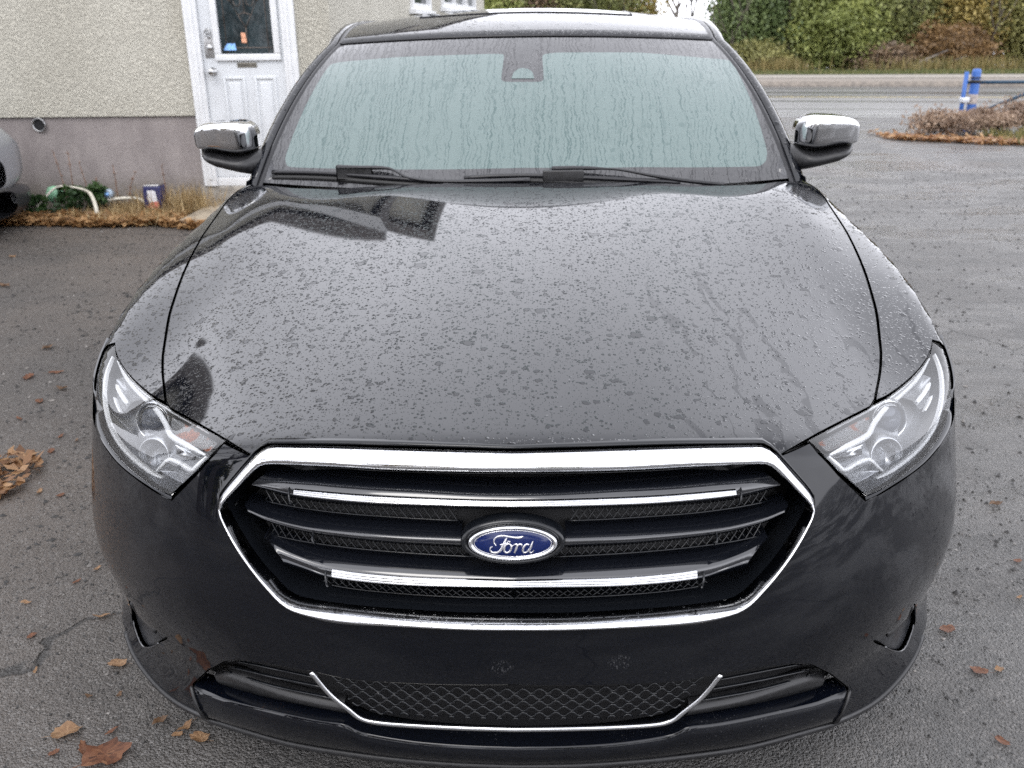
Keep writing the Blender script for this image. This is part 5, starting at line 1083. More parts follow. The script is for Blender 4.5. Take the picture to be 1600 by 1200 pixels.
# upper filler between bonnet lip and surround
a = [p for p in gout if p[2] > .755]; a = np.array(a); a[0, 0] = 0
h = smooth_curve(CV['hood_front'], len(a))
mb = MB(); mb.loft([a+np.array((0, .012, -.004)), a+np.array((0, .020, .004)), h+np.array((0, .035, -.012)), h+np.array((0, .10, -.02))]); mb.mirror(); mb.build('grille_top_panel', M['black_plastic'], grille)
poly = [tuple(p) for p in ring_pt(.9, .0)]
xz_fill(poly, .085, 'grille_backing', M['dark_cavity'], grille)
# inner wall ring
mb = MB(); mb.loft([ring_pt(.95, .012), ring_pt(1.10, .03), ring_pt(1.22, .07), ring_pt(1.26, .10)], closed=True); mb.build('grille_tunnel', M['gloss_black'], grille)
def bar_rows(names, n=44):
    rows = []
    for nm in names:
        c = smooth_curve(CV[nm], n) if nm in CV else nm
        rows.append(resample(c, n))
    return rows
def bar(names, name, mat, center=True):
    rows = bar_rows(names); out = []
    a, b = rows[0], rows[1]
    a = a+np.array((0, -.016, .0065)); r = [a+np.array((0, .05, .001)), a+np.array((0, .004, .001)), a, a*.5+b*.5+np.array((0, -.0008, .0006)), b]+rows[2:]
    r.append(rows[-1]+np.array((0, .03, .0)))
    if center:
        for q in r: q[-1, 0] = 0
        full = [np.vstack([q, q[::-1][1:]*[-1, 1, 1]]) for q in r]
        mb = MB(); mb.loft(full)
        mb.raw([q[0] for q in full], [tuple(range(len(full)))]); mb.raw([q[-1] for q in full], [tuple(range(len(full)))[::-1]])
        return mb.build(name, mat, grille)
    for sgn in (1, -1):
        mb = MB(); mb.loft([q*[sgn, 1, 1] for q in r]); mb.raw([q[0]*[sgn, 1, 1] for q in r], [tuple(range(len(r)))]); mb.raw([q[-1]*[sgn, 1, 1] for q in r], [tuple(range(len(r)))]); mb.build(name, mat, grille)
bar(['bar1_a', 'bar1_b', 'bar1_c', 'bar1_d'], 'grille_bar', M['bar_black'])
bar(['bar2_a', 'bar2_b', 'bar2_d'], 'grille_bar', M['bar_black'], False)
bar(['bar3_a', 'bar3_b', 'bar3_c', 'bar3_d'], 'grille_bar', M['bar_black'])
def chrome_strip(nb, nc, x1):
    b, c = smooth_curve(CV[nb], 60), smooth_curve(CV[nc], 60); keep_b = b[b[:, 0] < x1]; keep_c = c[c[:, 0] < x1]
    b, c = resample(keep_b, 40), resample(keep_c, 40); b[-1, 0] = c[-1, 0] = 0
    rows = []
    for k, t in enumerate((-.02, .06, .22, .30, .34, .50, .56, .60, .74, .80, .84, .96, 1.02)):
        out = (.000, -.0050, -.0060, -.0046, -.0068, -.0080, -.0062, -.0080, -.0078, -.0056, -.0068, -.0034, .001)[k]
        rows.append(b*(1-t)+c*t+np.array((0, out, 0)))
    full = [np.vstack([q, q[::-1][1:]*[-1, 1, 1]]) for q in rows]
    mb = MB(); mb.loft(full); mb.build('chrome_strip', M['chrome'], grille)
chrome_strip('bar1_b', 'bar1_c', .372); chrome_strip('bar3_b', 'bar3_c', .308)
# seams where end blocks meet the bars
for nm_a, nm_d, xs in (('bar1_a', 'bar1_d', .381), ('bar2_a', 'bar2_d', .339), ('bar3_a', 'bar3_d', .317)):
    for sgn in (1, -1):
        A, D = smooth_curve(CV[nm_a], 60), smooth_curve(CV[nm_d], 60)
        za = np.interp(xs, A[::-1, 0], A[::-1, 2]); zd = np.interp(xs-.007, D[::-1, 0], D[::-1, 2]); p = []
        for t in np.linspace(.06, .96, 8):
            x = xs-.007*t; z = za+(zd-za)*t; off = .004+.03*abs(2*t-1)**3
            p.append((sgn*x, float(ysurf(np.array([x]), np.array([z]), off)[0])-.003, z))
        MB().tube(p, .0018, 6).build('grille_seam', M['gloss_black'], grille)
# crossed wire bands
def xband(up, dn, x_in, x_out, off, pitch=.0142):
    U, D = smooth_curve(up, 60), smooth_curve(dn, 60); mb = MB()
    fz = lambda C, x: np.interp(abs(x), C[::-1, 0], C[::-1, 2])
    xs = np.arange(x_in, x_out, pitch)
    for sgn in (1, -1):
        for x in xs:
            for d in (1, -1):
                x0, x1 = (x, x+pitch*1.0) if d > 0 else (x+pitch*1.0, x)
                P = []
                for t in (0, .5, 1):
                    xx = x0+(x1-x0)*t; z = fz(U, xx)*(1-t)+fz(D, xx)*t
                    P.append((sgn*xx, float(ysurf(np.array([xx]), np.array([z]), off)[0])+(.0015*d), z))
                mb.tube(P, .0011, 4, cap=False)
        e = [(sgn*x, 0, fz(D, x)) for x in np.linspace(x_in-.004, x_out+.004, 24)]; e = np.array(e); e[:, 1] = ysurf(np.abs(e[:, 0]), e[:, 2], off-.004)
        mb.tube(e, .0014, 5)
    return mb
def sub(a, dz): q = np.array(a).copy(); q[:, 2] += dz; return q
MBX = [xband(CV['bar1_d'], CV['band_b'], .095, .432, .045), xband(CV['bar2_d'], CV['band_c'], .070, .418, .045), xband(CV['band_d'], CV['band_d2'], .004, .318, .050), xband(CV['band_a'], CV['band_a2'], .004, .33, .055)]
for q in MBX: q.build('grille_mesh', M['gloss_black'], grille, kind='stuff')
# ---- badge
ec = np.array((0., CV['emblem_c'][0][1], CV['emblem_c'][0][2])); en = np.array((0, -.985, .17)); en /= np.linalg.norm(en); ex = np.array((1., 0, 0)); eu = np.cross(en, ex)*-1
eu = np.cross(ex, en); eu = eu if eu[2] > 0 else -eu
def E3(u, w, h): return ec+ex*u+eu*w+en*h
badge = part_group('badge', car)
def ell(rows, cap=True):
    n = 64; mb = MB(); rr = []
    for a, b, h in rows: rr.append([E3(a*math.cos(t), b*math.sin(t), h) for t in np.linspace(0, 2*math.pi, n, endpoint=False)])
    mb.loft(rr, closed=True)
    if cap: mb.raw(rr[-1], [tuple(range(n))])
    return mb
AX, BX = .0722, .0292
ell([(AX*1.20, BX*1.34, -.035), (AX*1.18, BX*1.32, -.004), (AX*1.13, BX*1.22, .002), (AX*1.05, BX*1.08, .0), (AX*1.0, BX*1.0, -.004)]).build('badge_mount', M['gloss_black'], badge)
ell([(AX*1.02, BX*1.03, -.004), (AX*1.0, BX*1.0, .004), (AX*.965, BX*.95, .0075), (AX*.92, BX*.86, .0075), (AX*.885, BX*.80, .0040)], False).build('badge_rim', M['chrome'], badge)
ell([(AX*.89, BX*.80, .004), (AX*.85, BX*.745, .0052), (AX*.6, BX*.5, .0066), (AX*.3, BX*.25, .0072), (AX*.02, BX*.02, .0074)]).build('badge_field', M['emblem_blue'], badge)
mb = MB(); mb.tube([E3(AX*.865*math.cos(t), BX*.765*math.sin(t), .0052) for t in np.linspace(0, 2*math.pi, 65)], .0007, 5, cap=False); mb.build('badge_line', M['emblem_silver'], badge)
def stroke(mb, pts):
    p = np.array(pts, float); q = smooth_curve(np.stack([(p[:, 0]-790)/5*.001027, -(p[:, 1]-340)/5*.00109, p[:, 2]/5*.00104*.60], 1), 26)
    d = np.gradient(q[:, :2], axis=0); d /= np.linalg.norm(d, axis=1, keepdims=True)+1e-9; nn_ = np.stack([-d[:, 1], d[:, 0]], 1)
    h = [.0074-.0028*((x/(AX*.85))**2+(y/(BX*.75))**2) for x, y in q[:, :2]]
    lo = [E3(*(q[i, :2]+nn_[i]*q[i, 2]), h[i]-.0006) for i in range(26)]; li = [E3(*(q[i, :2]+nn_[i]*q[i, 2]*.55), h[i]+.0012) for i in range(26)]
    ri = [E3(*(q[i, :2]-nn_[i]*q[i, 2]*.55), h[i]+.0012) for i in range(26)]; ro = [E3(*(q[i, :2]-nn_[i]*q[i, 2]), h[i]-.0006) for i in range(26)]
    mb.loft([lo, li, ri, ro])
mb = MB()
for s_ in ([(660, 352, 5), (645, 338, 9), (643, 312, 10), (660, 290, 10), (690, 279, 10), (725, 278, 11), (770, 286, 12), (815, 292, 14), (848, 291, 15), (872, 281, 5)],
           [(746, 292, 9), (732, 316, 15), (716, 350, 18), (698, 384, 19), (674, 406, 17), (645, 413, 15), (621, 405, 14), (611, 388, 13), (617, 370, 9), (632, 360, 4)],
           [(690, 346, 5), (722, 340, 9), (752, 328, 5)],
           [(760, 338, 12), (738, 346, 13), (722, 372, 15), (724, 398, 14), (742, 410, 13), (764, 400, 14), (778, 374, 14), (776, 350, 12), (760, 338, 9)],
           [(745, 330, 4), (756, 318, 6), (768, 322, 6), (764, 334, 4)], [(772, 356, 4), (790, 352, 5), (802, 342, 5)],
           [(802, 345, 5), (818, 340, 11), (824, 354, 14), (814, 384, 15), (802, 411, 10)], [(818, 370, 5), (832, 350, 9), (846, 341, 12), (860, 346, 10), (857, 360, 5)],
           [(918, 346, 8), (898, 342, 12), (878, 360, 15), (868, 390, 14), (880, 410, 12), (902, 402, 11), (920, 376, 9)],
           [(950, 316, 4), (941, 338, 12), (930, 368, 15), (920, 396, 13), (930, 411, 10), (946, 402, 6), (957, 388, 3)]): stroke(mb, s_)
mb.build('badge_lettering', M['emblem_silver'], badge)

# ---- headlights
hch = HCH
lens_loop = [tuple(p) for p in CV['lens_in'][1:-1]]+[tuple(p) for p in smooth_curve(CV['lens_top'][1:], 40)]+[tuple(p) for p in smooth_curve(CV['lens_bot'], 40)]
def surf_in(c, d):
    c = np.array(c); return c-gradn(c)*d
for sgn in (1, -1):
    S = np.array((sgn, 1, 1))
    hl = part_group('headlight', car)
    P, F, N, bl = trimmed(lens_loop, hch, .02, .004)
    n_ = gradn(bl[0]); uv = hch.uv(bl[0]); area = np.sum(uv[:, 0]*np.roll(uv[:, 1], -1)-np.roll(uv[:, 0], -1)*uv[:, 1])
    a = bl[0] if area > 0 else bl[0][::-1]; n_ = gradn(a)
    fv, ff, fn = flange(a, n_, .012, .0015); k = len(P)
    v_ = np.vstack([P, fv])*S; f_ = list(F)+[tuple(i+k for i in t) for t in ff]; nn_ = np.vstack([N, fn])*S
    if sgn < 0: f_ = [tuple(t[::-1]) for t in f_]
    add('lamp_lens', v_, f_, M['lamp_glass'], hl, nn_)
    # bucket
    P, F, N, bl = trimmed(lens_loop, hch, .02, .060)
    a = trimmed(lens_loop, hch, .05, .016)[3][0]; b_ = bl[0]
    k = len(P); n1 = len(a); v_ = np.vstack([P, a, b_])*S; f_ = list(F)+[(k+i, k+(i+1) % n1, k+n1+(i+1) % n1, k+n1+i) for i in range(n1)]
    add('lamp_bucket', v_, f_, M['housing_dark'], hl)
    MB().tube(np.vstack([a, a[:1]])*S, .0020, 6, cap=False).build('lamp_gasket', M['rubber'], hl)
    for nm, r_, fl_, mt in (('hl_drl', .0048, .6, 'light_guide'), ('hl_ridge', .0060, .6, 'light_guide'), ('hl_led_a', .0056, .5, 'light_guide'), ('hl_led_b', .0024, 1., 'light_guide'), ('hl_frame', .0040, .8, 'light_guide')):
        c = smooth_curve(CV[nm], 40)
        if nm == 'hl_drl':
            q_ = HCH.uv(smooth_curve(CV['lens_bot'], 60)); cu = HCH.uv(np.array(lens_loop)).mean(0); c = HCH.out(q_+(cu-q_)*np.interp(np.linspace(0, 1, 60), [0, .15, .6, 1], [.16, .10, .13, .16])[:, None], .018)[3:-1]
        MB().ribbon(c*S, r_*1.75, .006, gradn(c)*S).build({'hl_drl': 'lamp_bezel', 'hl_ridge': 'lamp_divider', 'hl_led_a': 'light_bar', 'hl_led_b': 'light_bar', 'hl_frame': 'reflector_frame'}[nm], M[mt], hl)
    tq = HCH.uv(smooth_curve(CV['lens_top'][1:], 60)); tc = HCH.uv(np.array(lens_loop)).mean(0); tr_ = HCH.out(tq+(tc-tq)*.075, .012)[1:-5]; MB().ribbon(tr_*S, .006, .004, gradn(tr_)*S).build('lamp_trim', M['light_guide'], hl)
    def patch(nm, mat, name, depth=.0, thick=.006):
        c = resample(np.vstack([CV[nm], CV[nm][:1]]), 40)[:-1]; m_ = c.mean(0)
        nrm = gradn(m_[None])[0]; k = len(c)
        v2 = np.vstack([c, c+(m_-c)*.12-nrm*.004, [m_-nrm*.007]]); f2 = [(i, (i+1) % k, k+(i+1) % k, k+i) for i in range(k)]+[(k+i, k+(i+1) % k, 2*k) for i in range(k)]
        return add(name, v2*S, f2, mat, hl)
    patch('hl_amber', M['amber'], 'indicator_lamp'); patch('hl_refl', M['reflector'], 'lamp_reflector'); patch('hl_side_refl', M['housing_grey'], 'side_reflector'); patch('hl_low_box', M['housing_grey'], 'lower_reflector')
    # filler plate around the projectors
    outer = smooth_curve(np.vstack([CV['hl_drl'], CV['hl_frame'][:4], CV['hl_ridge'][::-1]]), 120); outer = np.array(outer)
    # projector: ring, shroud and glass ball
    pc, lc = CV['hl_proj'][0], CV['hl_low'][0]; ax = np.array((.22, -.95, .22)); ax /= np.linalg.norm(ax)
    e1 = np.cross((0, 0, 1.), ax); e1 /= np.linalg.norm(e1); e2 = np.cross(ax, e1)
    def rings(c, prof, n=40):
        return [[c+e1*r*math.cos(t)+e2*r*math.sin(t)+ax*h for t in np.linspace(0, 2*math.pi, n, endpoint=False)] for r, h in prof]
    for cc, rr, nmm in ((pc, .0320, 'projector'), (lc-ax*.004, .0275, 'high_beam')):
        cc = np.array(cc)
        mb = MB(); mb.loft([np.array(q)*S for q in rings(cc, [(rr*1.42, -.030), (rr*1.36, -.012), (rr*1.24, -.004), (rr*1.16, -.002), (rr*1.12, -.005), (rr*1.05, -.012), (rr*1.0, -.016)])], closed=True)
        mb.build(nmm+'_ring', M['reflector'] if nmm == 'projector' else M['housing_grey'], hl)
        mb = MB(); mb.loft([np.array(q)*S for q in rings(cc, [(rr*1.02, -.016), (rr*.97, -.010), (rr*.85, -.004), (rr*.6, .001), (rr*.3, .0035), (rr*.02, .004)] if nmm == 'projector' else [(rr*1.02, -.016), (rr*.94, -.019), (rr*.75, -.025), (rr*.45, -.030), (rr*.2, -.031), (rr*.16, -.024), (rr*.02, -.020)])], closed=True)
        mb.build(nmm+'_lens', M['lens_glass'] if nmm == 'projector' else M['housing_dark'], hl)
    # ribbed shroud above the projector
    mb = MB()
    for k in range(7):
        rr = .031+.0020*k; mb.tube([(pc+e1*rr*math.cos(t)+e2*rr*math.sin(t)-ax*(.002+.0030*k))*S for t in np.linspace(R(60), R(150), 16)], .0011, 5)
    mb.build('projector_shroud', M['reflector'], hl)

# ---- scuttle, windscreen, wipers
s_ = np.linspace(-1, 1, 41)
scut = [[(x, 1.585+.13*max(0, abs(x)-.3)**2, .966+.004*abs(x)) for x in s_*.86], [(x, 1.64+.155*(x/.866)**2, .958) for x in s_*.866], [(x, 1.72+.155*(x/.866)**2, .98) for x in s_*.866]]
MB().loft(scut).build('scuttle_panel', M['black_plastic'], car)
def ws_fill(name, loop_st, mat, off=0., parent=car, holes=None, step=.06):
    ls = [np.array(loop_st)]+[np.array(h) for h in (holes or [])]
    V_, E_, k = [], [], 0; dens = []
    for lp in ls:
        q = []
        for i in range(len(lp)):
            a, b = lp[i], lp[(i+1) % len(lp)]; m = max(1, int(np.linalg.norm((b-a)*[.8, .85])/.03))
            q += [a+(b-a)*j/m for j in range(m)]
        dens.append(np.array(q)); n = len(q); V_ += q; E_ += [(k+i, k+(i+1) % n) for i in range(n)]; k += n
    g = np.stack(np.meshgrid(np.arange(-1, 1.01, step), np.arange(-.05, 1.02, step)), -1).reshape(-1, 2)
    ok = inside(g, dens[0])
    for h in dens[1:]: ok &= ~inside(g, h)
    g = g[ok]; kp = np.ones(len(g), bool)
    for lp in dens:
        for p in lp: kp &= ((g-p)**2).sum(1) > .02**2
    rv, _, rf, _, _, _ = delaunay_2d_cdt([Vector(p) for p in V_]+[Vector(p) for p in g[kp]], E_, [], 0, 1e-7)
    st = np.array([tuple(p) for p in rv]); fc = np.array([f for f in rf]); c = st[fc].mean(1); ok = inside(c, dens[0])
    for h in dens[1:]: ok &= ~inside(c, h)
    fc = fc[ok]; e = 1e-3
    A = W(st[:, 0]+e, st[:, 1])-W(st[:, 0]-e, st[:, 1]); B = W(st[:, 0], st[:, 1]+e)-W(st[:, 0], st[:, 1]-e); N = np.cross(A, B); N /= np.linalg.norm(N, axis=1, keepdims=True)
    N[N[:, 2] < 0] *= -1
    P = W(st[:, 0], st[:, 1])+N*off
    fn = np.cross(P[fc[:, 1]]-P[fc[:, 0]], P[fc[:, 2]]-P[fc[:, 0]]); fl = (fn*N[fc[:, 0]]).sum(1) < 0; fc[fl] = fc[fl][:, ::-1]
    o = add(name, P, fc.tolist(), mat, parent, N)
    uvl = o.data.uv_layers.new(name='UVMap'); idx = np.empty(len(o.data.loops), int); o.data.loops.foreach_get('vertex_index', idx)
    wst = np.stack([P[:, 0], st[:, 1]*.86], 1)[idx]; uvl.data.foreach_set('uv', wst.astype(np.float32).ravel()); return o
def round_loop(lp, rad_frac=.35):
    lp = np.array(lp); out = []
    for i in range(len(lp)):
        a, b, c = lp[i-1], lp[i], lp[(i+1) % len(lp)]
        p, q = b+(a-b)*min(.3, .03/np.linalg.norm(a-b)), b+(c-b)*min(.3, .03/np.linalg.norm(c-b))
        for t in (0, .25, .5, .75, 1): out.append((1-t)**2*p+2*t*(1-t)*b+t*t*q)
    return out
fog = round_loop(CV['fog_st'])
screen = part_group('windscreen', car)
full_st = [(-.995, -.04), (0, -.03), (.995, -.04), (.995, .5), (.995, .985), (0, .985), (-.995, .985), (-.995, .5)]
ws_fill('fogged_pane', fog, M['fogged_glass'], parent=screen)
ws_fill('frit_band', full_st, M['frit_glass'], parent=screen, holes=[fog])
semi = [p for p in CV['semi_st']]; ws_fill('sensor_window', semi, M['fogged_glass'], .0012, screen)
# seals and screen pillars with roof rails
def edge_path(sgn):
    P = [W(sgn, t) for t in np.linspace(-.20, 1, 25)]
    yy = np.linspace(2.55, 3.9, 12); P += [np.array((sgn*(.712-.012*max(0, (y-2.9))**2), y, float(Roof(np.array(.70), np.array(y)))-.001)) for y in yy]
    return np.array(P)
for sgn in (1, -1):
    P = smooth_curve(edge_path(sgn), 60); t = np.linspace(0, 1, 60)[:, None]; S = np.array((sgn, 1, 1.))
    o1 = lambda dx, dy, dz: P+np.array((sgn*dx, dy, dz))
    k = np.clip(t*2.2, 0, 1)
    def row(dx, dy, dz0, dz1): return P+np.hstack([np.full_like(t, sgn*dx), np.full_like(t, dy)*(1-.6*k), dz0+(dz1-dz0)*k])
    mb = MB(); mb.loft([row(-.010, -.002, .002, .001), row(-.004, -.001, .006, .005), row(.004, .002, .006, .005), row(.008, .004, .000, -.001), row(.012, .008, -.004, -.006)]); mb.build('screen_seal', M['wet_rubber'], car)
    mb = MB(); mb.loft([row(.010, .004, -.010, -.012), row(.012, .006, .003, .002), row(.020, .010, .008, .007), row(.034, .018, .009, .007), row(.048, .034, .002, -.004), row(.056, .065, -.020, -.030), row(.058, .09, -.045, -.055), row(.050, .10, -.06, -.07)]); mb.build('screen_pillar', M['paint'], car)
# roof
xs = np.linspace(-.712, .712, 33); rows = []
for j, y in enumerate(np.linspace(0, 1, 26)):
    r_ = []
    for x in xs:
        s0 = x/.712; hy = 2.32+.15*s0*s0+.006; yy = hy+(3.95-hy)*y; xx = x*(1-.03*y)
        p = np.array((xx, yy, float(Roof(np.array(xx), np.array(yy)))))
        # meet the screen header exactly
        wz = W(np.array(s0), np.array(1.))[2]; w = max(0, 1-y/.12); p[2] += (wz+.004-float(Roof(np.array(x), np.array(hy))))*w
        r_.append(p)
    rows.append(r_)
MB().loft([[p+np.array((0, -.002, -.012)) for p in rows[0]]]+rows).build('roof', M['paint'], car)
hd = np.array([W(s, 1.) for s in np.linspace(-1, 1, 40)]); MB().tube(hd+np.array((0, .001, .001)), .0055, 6).build('header_seal', M['wet_rubber'], car)
def roof_pt(x, y, h): return (x, y, float(Roof(np.array(x), np.array(y)))+h)
sx, sy0, sy1 = .43, 2.71, 3.35
loop = [(-sx, sy0+.05), (-sx+.03, sy0+.012), (-.2, sy0-.008), (0, sy0-.012), (.2, sy0-.008), (sx-.03, sy0+.012), (sx, sy0+.05), (sx, sy1), (-sx, sy1)]
rr = []
for x in np.linspace(-sx, sx, 15):
    rr.append([roof_pt(x, sy0-.012+.05*(x/sx)**4+(sy1-sy0)*t, .0015) for t in np.linspace(0, 1, 10)])
sr = MB().loft(rr).build('sunroof', M['side_glass'], car)
lp = [rr[i][0] for i in range(15)]+rr[-1]+[rr[i][-1] for i in range(14, -1, -1)]+rr[0][::-1]
MB().tube(lp, .0028, 6).build('sunroof_seal', M['wet_rubber'], sr)
# wipers
for b_, a_, h_ in (('wl_blade', 'wl_arm', 'wl_hold'), ('wr_blade', 'wr_arm', 'wr_hold')):
    wp = part_group('wiper', car)
    B, A, H = smooth_curve(CV[b_], 24), smooth_curve(CV[a_], 30), resample(CV[h_], 6)
    MB().tube(B+np.array((0, 0, .004)), .0085, 8, flat=.9).build('wiper_spoiler', M['wet_rubber'], wp)
    MB().tube(B+np.array((0, -.004, -.012)), .007, 6, flat=1.3).build('wiper_blade', M['rubber'], wp)
    mb = MB(); r_ = np.interp(np.linspace(0, 1, 30), [0, .22, .3, .5, .7, 1], [.0125, .0105, .0055, .0075, .0115, .0125]); mb.tube(A, r_, 8, flat=.62); mb.build('wiper_arm', M['wet_rubber'], wp)
    MB().box((H[0][0], H[0][1]-.012, H[2][2]-.020), (H[-1][0], H[-1][1]+.012, H[2][2]+.016), bev=.004).build('wiper_holder', M['black_plastic'], wp)
# ---- door mirrors
for sgn in (1, -1):
    mr = part_group('side_mirror', car)
    S = np.array((sgn, 1, 1)); dy = 0.0
    def shell(zlo, zhi, ylo, depth, xs, n=40, p=4.6):
        rows = []
        for x in xs:
            z0, z1 = zlo(x), zhi(x); c = (z0+z1)/2; h = max(.002, (z1-z0)/2); d = depth(x)
            rows.append([np.array((x, ylo-d*abs(math.cos(t))**(2/p)*(1 if math.cos(t) > 0 else 0)+(.03 if math.cos(t) <= 0 else 0), c+h*np.sign(math.sin(t))*abs(math.sin(t))**(2/p)))*S for t in np.linspace(-R(110), R(110), n)])
        return rows
    X0, X1 = .902, 1.106
    xs = X0+(X1-X0)*(0.5-0.5*np.cos(np.linspace(0.0, math.pi, 26)))
    e = lambda x: (1-abs((x-(X0+X1)/2)/((X1-X0)/2+.0008))**4.2)**(1/4.2)
    zt = lambda x: 1.082+.084*e(x)+.010*math.sin((x-X0)/(X1-X0)*math.pi)*0-.018*((x-.96)/.13)**2*.5
    zm = lambda x: 1.088-.016*e(x)-.014*math.exp(-((x-.955)/.06)**2)*e(x)
    dp = lambda x: .012+.098*e(x)-.02*max(0, (x-1.0)/.09)
    cap = MB().loft([[q+np.array((0, -.28*(q[2]-1.12)*max(0, min(1, (1.93-q[1])/.09)), 0)) for q in r] for r in shell(lambda x: zm(x), zt, 1.92, dp, xs)]); cap.build('mirror_cap', M['chrome'], mr)
    zb = lambda x: np.interp(x, [.86, .898, .96, 1.03, 1.085, 1.106], [.976, .983, .996, 1.014, 1.042, 1.078])
    xs2 = np.linspace(.80, X1-.001, 30)
    zm2 = lambda x: (zm(x) if x > X0 else 1.075)-.004
    dp2 = lambda x: .085+.020*min(1, (x-.845)/.1)-.085*max(0, (x-1.04)/.055)**2
    hs_ = shell(lambda x: zb(x), zm2, 1.92, dp2, xs2, p=2.4)
    hs_ = [[q+np.array((0, .13*max(0, (.93-x)/.13)**1.2, 0)) for q in r] for r, x in zip(hs_, xs2)]
    MB().loft(hs_).build('mirror_housing', M['black_plastic'], mr)
    g = [(X0+.01, 1.952, 1.03), (X1-.012, 1.952, 1.05), (X1-.014, 1.952, 1.15), (X0+.012, 1.952, 1.15)]
    MB().prism([np.array(q)*S for q in g], (0, -.004, 0)).build('mirror_glass', M['side_glass'], mr)
# ---- flanks, doors, glass, tail (seen only from the side)
def side_grid(y0, y1, z0, z1, cut=None, n=18, m=16):
    rows = []
    for y in np.linspace(y0, y1, n):
        z00 = z0
        if cut and abs(y-cut) < .40: z00 = max(z0, .335+math.sqrt(max(0, .40**2-(y-cut)**2)))
        rows.append([(float(Side(y, z))-.02*max(0, y-3.9)**2, y, z) for z in np.linspace(z00, z1, m)])
    return rows
for sgn in (1, -1):
    for nm, a, b, cut in (('front_door', 1.752, 2.86, None), ('rear_door', 2.866, 3.80, None), ('rear_quarter', 3.806, 5.02, 3.888)):
        g = [[np.array(p)*[sgn, 1, 1] for p in r] for r in side_grid(a, b, .19, .985, cut)]; MB().loft(g).build(nm, M['paint'], car)
    belt = lambda y: (float(Side(y, .985))-.012, y, .985)
    up_ = lambda y: (.765-.02*max(0, y-3.0)**2, y+.06, float(Roof(np.array(.70), np.array(y)))-.075)
    rows = [[np.array(belt(y))*[sgn, 1, 1] for y in np.linspace(1.95, 4.05, 16)], [np.array(up_(y))*[sgn, 1, 1] for y in np.linspace(2.45, 3.75, 16)]]
    MB().loft(rows).build('side_window', M['side_glass'], car)
    tri = [np.array(q)*[sgn, 1, 1] for q in ((.885, 1.76, .955), (.885, 1.96, .985), (.80, 2.46, 1.36), (.775, 2.2, 1.23))]
    MB().prism(tri, (-.01*sgn, 0, 0)).build('quarter_trim', M['black_plastic'], car)
rg = [[(x*(1-.02*t), 3.95+.62*t, float(Roof(np.array(x), np.array(3.95)))-.42*t-.02*t*t) for x in np.linspace(-.68, .68, 15)] for t in np.linspace(0, 1, 6)]
MB().loft(rg).build('rear_window', M['side_glass'], car)
tk = [[(x, 4.57+.5*t, 1.095-.04*t-.085*(x/.9)**2-.10*t**4) for x in np.linspace(-.905, .905, 15)] for t in np.linspace(0, 1, 7)]+[[(x, 5.09-.05*(x/.9)**4, z) for x in np.linspace(-.905, .905, 15)] for z in (.9, .7, .55)]
MB().loft(tk).build('boot_lid', M['paint'], car)
for sgn in (1, -1):
    A_ = [(.765-.02*.75**2, 3.81, float(Roof(np.array(.70), np.array(3.75)))-.075), (.82, 3.93, 1.17), (float(Side(4.05, .985))-.012, 4.05, .985)]
    A_ = resample(A_, 8); B_ = np.array([(.68*(1-.02*t), 3.95+.62*t, float(Roof(np.array(.68), np.array(3.95)))-.42*t-.02*t*t) for t in np.linspace(0, 1, 8)])
    MB().loft([A_*[sgn, 1, 1], ((A_+B_)/2+np.array((.02, 0, .012)))*[sgn, 1, 1], B_*[sgn, 1, 1]]).build('rear_pillar', M['paint'], car)
    dk = [np.array([(x*sgn, y, 1.01+.085*(1-(x/.9)**2)-.02) for x in np.linspace(.665, .90, 6)]) for y in (4.05, 4.3, 4.57)]
    for q, y in zip(dk, (4.05, 4.3, 4.57)): q[:, 2] = np.linspace(float(Roof(np.array(.68), np.array(3.95)))-.42*(y-3.95)/.62-.02*((y-3.95)/.62)**2-.005, .99, 6)
    MB().loft(dk).build('rear_deck', M['paint'], car)
rb = [[(x, 5.13-.16*(x/.9)**4+.02*math.sin(t*3), .60-.38*t) for x in np.linspace(-.92, .92, 17)] for t in np.linspace(0, 1, 6)]
MB().loft(rb).build('rear_bumper', M['paint'], car)
MB().box((-.86, .75, .22), (.86, 4.9, .52)).build('underbody', M['dark_cavity'], car)
MB().box((-.70, 1.9, .52), (.70, 4.4, .96)).build('cabin', M['dark_cavity'], car)
for wx in (-.80, .80):
    for wy in (1.02, 3.888):
        sg = 1 if wx > 0 else -1
        wh = part_group('wheel', car)
        c = (wx, wy, .335)
        MB().lathe([(.22, -.11), (.30, -.118), (.328, -.10), (.335, -.06), (.335, .06), (.328, .10), (.30, .118), (.22, .11)], c, 'x', 36).build('tyre', M['rubber'], wh)
        mb = MB(); mb.lathe([(.235, -.10), (.235, .11), (.225, .115), (.215, .09), (.205, .05)], c, 'x', 36)
        for k in range(10):
            a = 2*math.pi*k/10; mb.tube([(wx+sg*.085, wy+.05*math.cos(a), .335+.05*math.sin(a)), (wx+sg*.10, wy+.21*math.cos(a), .335+.21*math.sin(a))], .014, 6)
        mb.lathe([(.001, sg*.10), (.05, sg*.10), (.06, sg*.07)], c, 'x', 20); mb.build('rim', M['satin_chrome'], wh)

